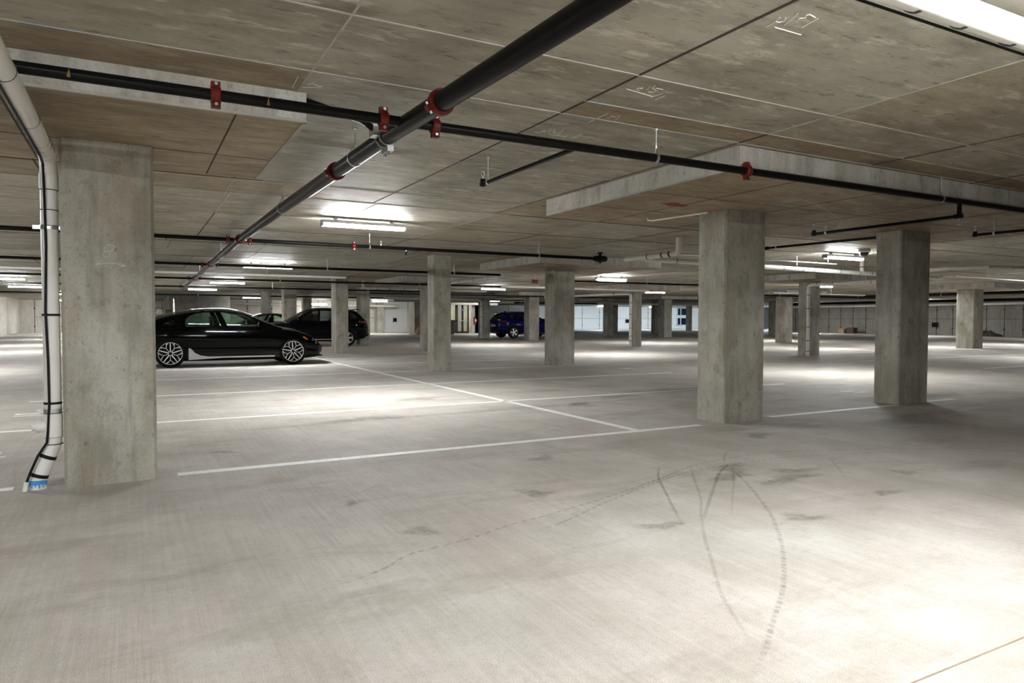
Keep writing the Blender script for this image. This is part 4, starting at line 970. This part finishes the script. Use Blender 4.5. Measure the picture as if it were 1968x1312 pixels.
def dense(poly, step=.06):
    out = []
    for a, b in zip(poly, poly[1:]+poly[:1]):
        n = max(1, int(math.hypot(b[0]-a[0], b[1]-a[1])/step))
        out += [(a[0]+(b[0]-a[0])*i/n, a[1]+(b[1]-a[1])*i/n) for i in range(n)]
    return out
K = M
sedan = dict(name='sedan_car', paint=K['paint_black'], glass=K['glass_clear'], glass_rear=K['glass_clear'], crease=True, clad=0,
    x0=-1.03, x1=3.70, wheels=(0.,2.87), wr=.345, rr=.268, track=.915, rim='star', rearseat=.98, steer=.80, lean=.40, belt=.93, seatx=1.02, mirror=(2.02,1.03), handles=(.42,1.30), hz=.90,
    deck=[(-1.03,.80),(-.98,.98),(-.9,1.01),(-.5,1.03),(0,1.06),(.5,1.06),(1,1.05),(1.6,1.04),(2.1,1.04),(2.5,1.0),(2.97,.93),(3.25,.83),(3.45,.73),(3.62,.60),(3.70,.52)],
    bottom=[(-1.03,.45),(-.9,.30),(-.5,.22),(0,.17),(.4,.14),(2.5,.14),(3.1,.15),(3.5,.17),(3.62,.22),(3.70,.30)],
    width=[(-1.03,.70),(-.9,.80),(-.5,.90),(0,.935),(.8,.94),(1.6,.93),(2.4,.93),(2.9,.93),(3.2,.89),(3.45,.80),(3.6,.68),(3.70,.50)],
    roof=[(-.95,1.0),(-.6,1.125),(-.3,1.235),(0,1.325),(.3,1.39),(.6,1.432),(.9,1.455),(1.15,1.462),(1.4,1.45),(1.65,1.405),(1.9,1.315),(2.15,1.20),(2.4,1.07),(2.56,.985)],
    cab=(-.93,2.6), ws=(1.72,2.55), rg=(-.80,.22),
    windows={'front_side_window': [(1.30,.985),(1.14,1.35),(1.35,1.35),(1.62,1.295),(1.88,1.19),(2.06,.985)],
             'rear_side_window': [(.37,.99),(.34,1.02),(.33,1.10),(.36,1.18),(.44,1.25),(.58,1.305),(.80,1.345),(1.02,1.352),(1.15,.985)],
             'quarter_window': [(-.14,1.06),(.10,1.16),(.18,1.18),(.15,1.08),(.07,1.03)]},
    sidebits=[('side_skirt', K['skirt'], dense([(.40,.175),(.40,.262),(1.2,.25),(2.42,.25),(2.42,.215),(1.2,.215)]), .014),
              ('sill_fin', K['skirt'], dense([(.40,.245),(.40,.47),(.46,.45),(.54,.35),(.66,.285),(.86,.25)]), .008),
              ('marker_lamp', K['amber'], dense([(3.13,.70),(3.24,.63),(3.26,.65),(3.15,.73)], .03), .004),
              ('head_lamp', K['lamp_clear'], dense([(3.36,.62),(3.52,.56),(3.54,.60),(3.40,.68)], .03), .003),
              ('lower_bumper', K['trim'], dense([(3.20,.16),(3.58,.20),(3.62,.24),(3.30,.24)], .05), .02),
              ('tail_lamp', K['lamp_red'], dense([(-.95,.90),(-.70,.93),(-.70,.95),(-.95,.94)], .05), .004)],
    boxes=[('front_splitter', K['trim'], (3.45,3.70,-.55,.55,.19,.22)), ('number_plate', K['plate'], (-1.05,-1.02,-.26,.26,.62,.74))])
suv = dict(name='suv_car', paint=K['paint_dark'], glass=K['glass_dark'], glass_rear=K['glass_dark'], crease=True, clad=.36,
    x0=-.95, x1=3.60, wheels=(0.,2.70), wr=.365, rr=.245, track=.915, rim='five', rearseat=.85, steer=.62, lean=.30, belt=1.08, seatx=1.15, mirror=(1.98,1.12), handles=(.35,1.25), hz=.98,
    deck=[(-.95,.95),(-.88,1.10),(-.5,1.14),(0,1.14),(.8,1.11),(1.6,1.10),(2.1,1.11),(2.4,1.08),(2.9,1.03),(3.2,.97),(3.45,.86),(3.6,.70)],
    bottom=[(-.95,.45),(-.8,.33),(-.4,.26),(.4,.22),(2.4,.22),(3.1,.24),(3.45,.28),(3.6,.40)],
    width=[(-.95,.74),(-.8,.84),(-.4,.91),(.2,.93),(1.5,.93),(2.6,.93),(3.0,.91),(3.3,.84),(3.5,.72),(3.6,.60)],
    roof=[(-.92,1.06),(-.80,1.22),(-.62,1.42),(-.48,1.56),(-.3,1.60),(.2,1.645),(.8,1.66),(1.2,1.645),(1.5,1.58),(1.8,1.44),(2.1,1.27),(2.38,1.09)],
    cab=(-.90,2.36), ws=(1.42,2.33), rg=(-.86,-.52),
    windows={'front_side_window': [(1.22,1.10),(1.18,1.52),(1.40,1.50),(1.62,1.39),(1.98,1.10)],
             'rear_side_window': [(.25,1.13),(.30,1.52),(1.10,1.54),(1.14,1.10)],
             'quarter_window': [(-.52,1.22),(-.20,1.46),(.18,1.51),(.14,1.15),(-.3,1.17)]},
    sidebits=[('tail_lamp', K['lamp_red'], dense([(-.90,.98),(-.48,1.02),(-.52,1.10),(-.90,1.08)], .05), .012),
              ('head_lamp', K['lamp_clear'], dense([(3.10,.78),(3.42,.74),(3.42,.80),(3.14,.86)], .05), .006),
              ('sill_trim', K['zinc'], dense([(.50,.30),(.50,.325),(2.20,.325),(2.20,.30)]), .012)],
    boxes=[('roof_spoiler', K['trim'], (-.62,-.42,-.55,.55,1.565,1.60)), ('number_plate', K['plate'], (-.985,-.95,-.26,.26,.72,.85)), ('bumper_strip', K['trim'], (-1.0,-.90,-.62,.62,.42,.56)),
           ('roof_antenna', K['trim'], (-.22,-.08,-.02,.02,1.60,1.67))])
blue = dict(suv); blue.update(paint=K['paint_blue'])
blue['sidebits'] = suv['sidebits'] + [('bumper_reflector', K['lamp_red'], dense([(-.86,.60),(-.55,.60),(-.55,.64),(-.86,.64)], .05), .01), ('chrome_strip', K['zinc'], dense([(-.3,1.15),(.1,1.54),(.14,1.54),(-.22,1.15)], .05), .0)]
blue['sidebits'] = blue['sidebits'][:-1]
sed2 = dict(sedan); sed2.update(paint=K['paint_dark'], rim='five', name='sedan_car')
car(sedan, 'black sedan with star-pattern alloy wheels parked nearest the camera', (.758, 18.6+.93, 0), 0)
car(suv, 'dark SUV parked behind the black sedan, partly hidden by a slim column', (8.02, 29.55+.93, 0), PI)
car(blue, 'blue SUV parked beyond the columns, seen from its tail', (20.43, 37.4+.93, 0), 0)
car(sed2, 'black car behind the sedan, only its windscreen and roof showing', (9.0-1.9, 36.6, 0), PI)

# ------------------------------------------------------------------ world and view
wd = bpy.data.worlds.new('world'); SC.world = wd; wd.use_nodes = True
wd.node_tree.nodes['Background'].inputs[0].default_value = (.6,.65,.7,1); wd.node_tree.nodes['Background'].inputs[1].default_value = .0
vs_ = SC.view_settings; vs_.view_transform = 'Standard'; vs_.look = 'None'; vs_.exposure = 4.15; vs_.gamma = 1; vs_.use_curve_mapping = False
try:
    cy = SC.cycles; cy.use_denoising = True; cy.max_bounces = 10; cy.diffuse_bounces = 6; cy.glossy_bounces = 4; cy.transparent_max_bounces = 16; cy.sample_clamp_indirect = 6.; cy.caustics_reflective = False; cy.caustics_refractive = False
except Exception: pass
for o in list(bpy.data.objects):
    if '_o' in o: del o['_o']
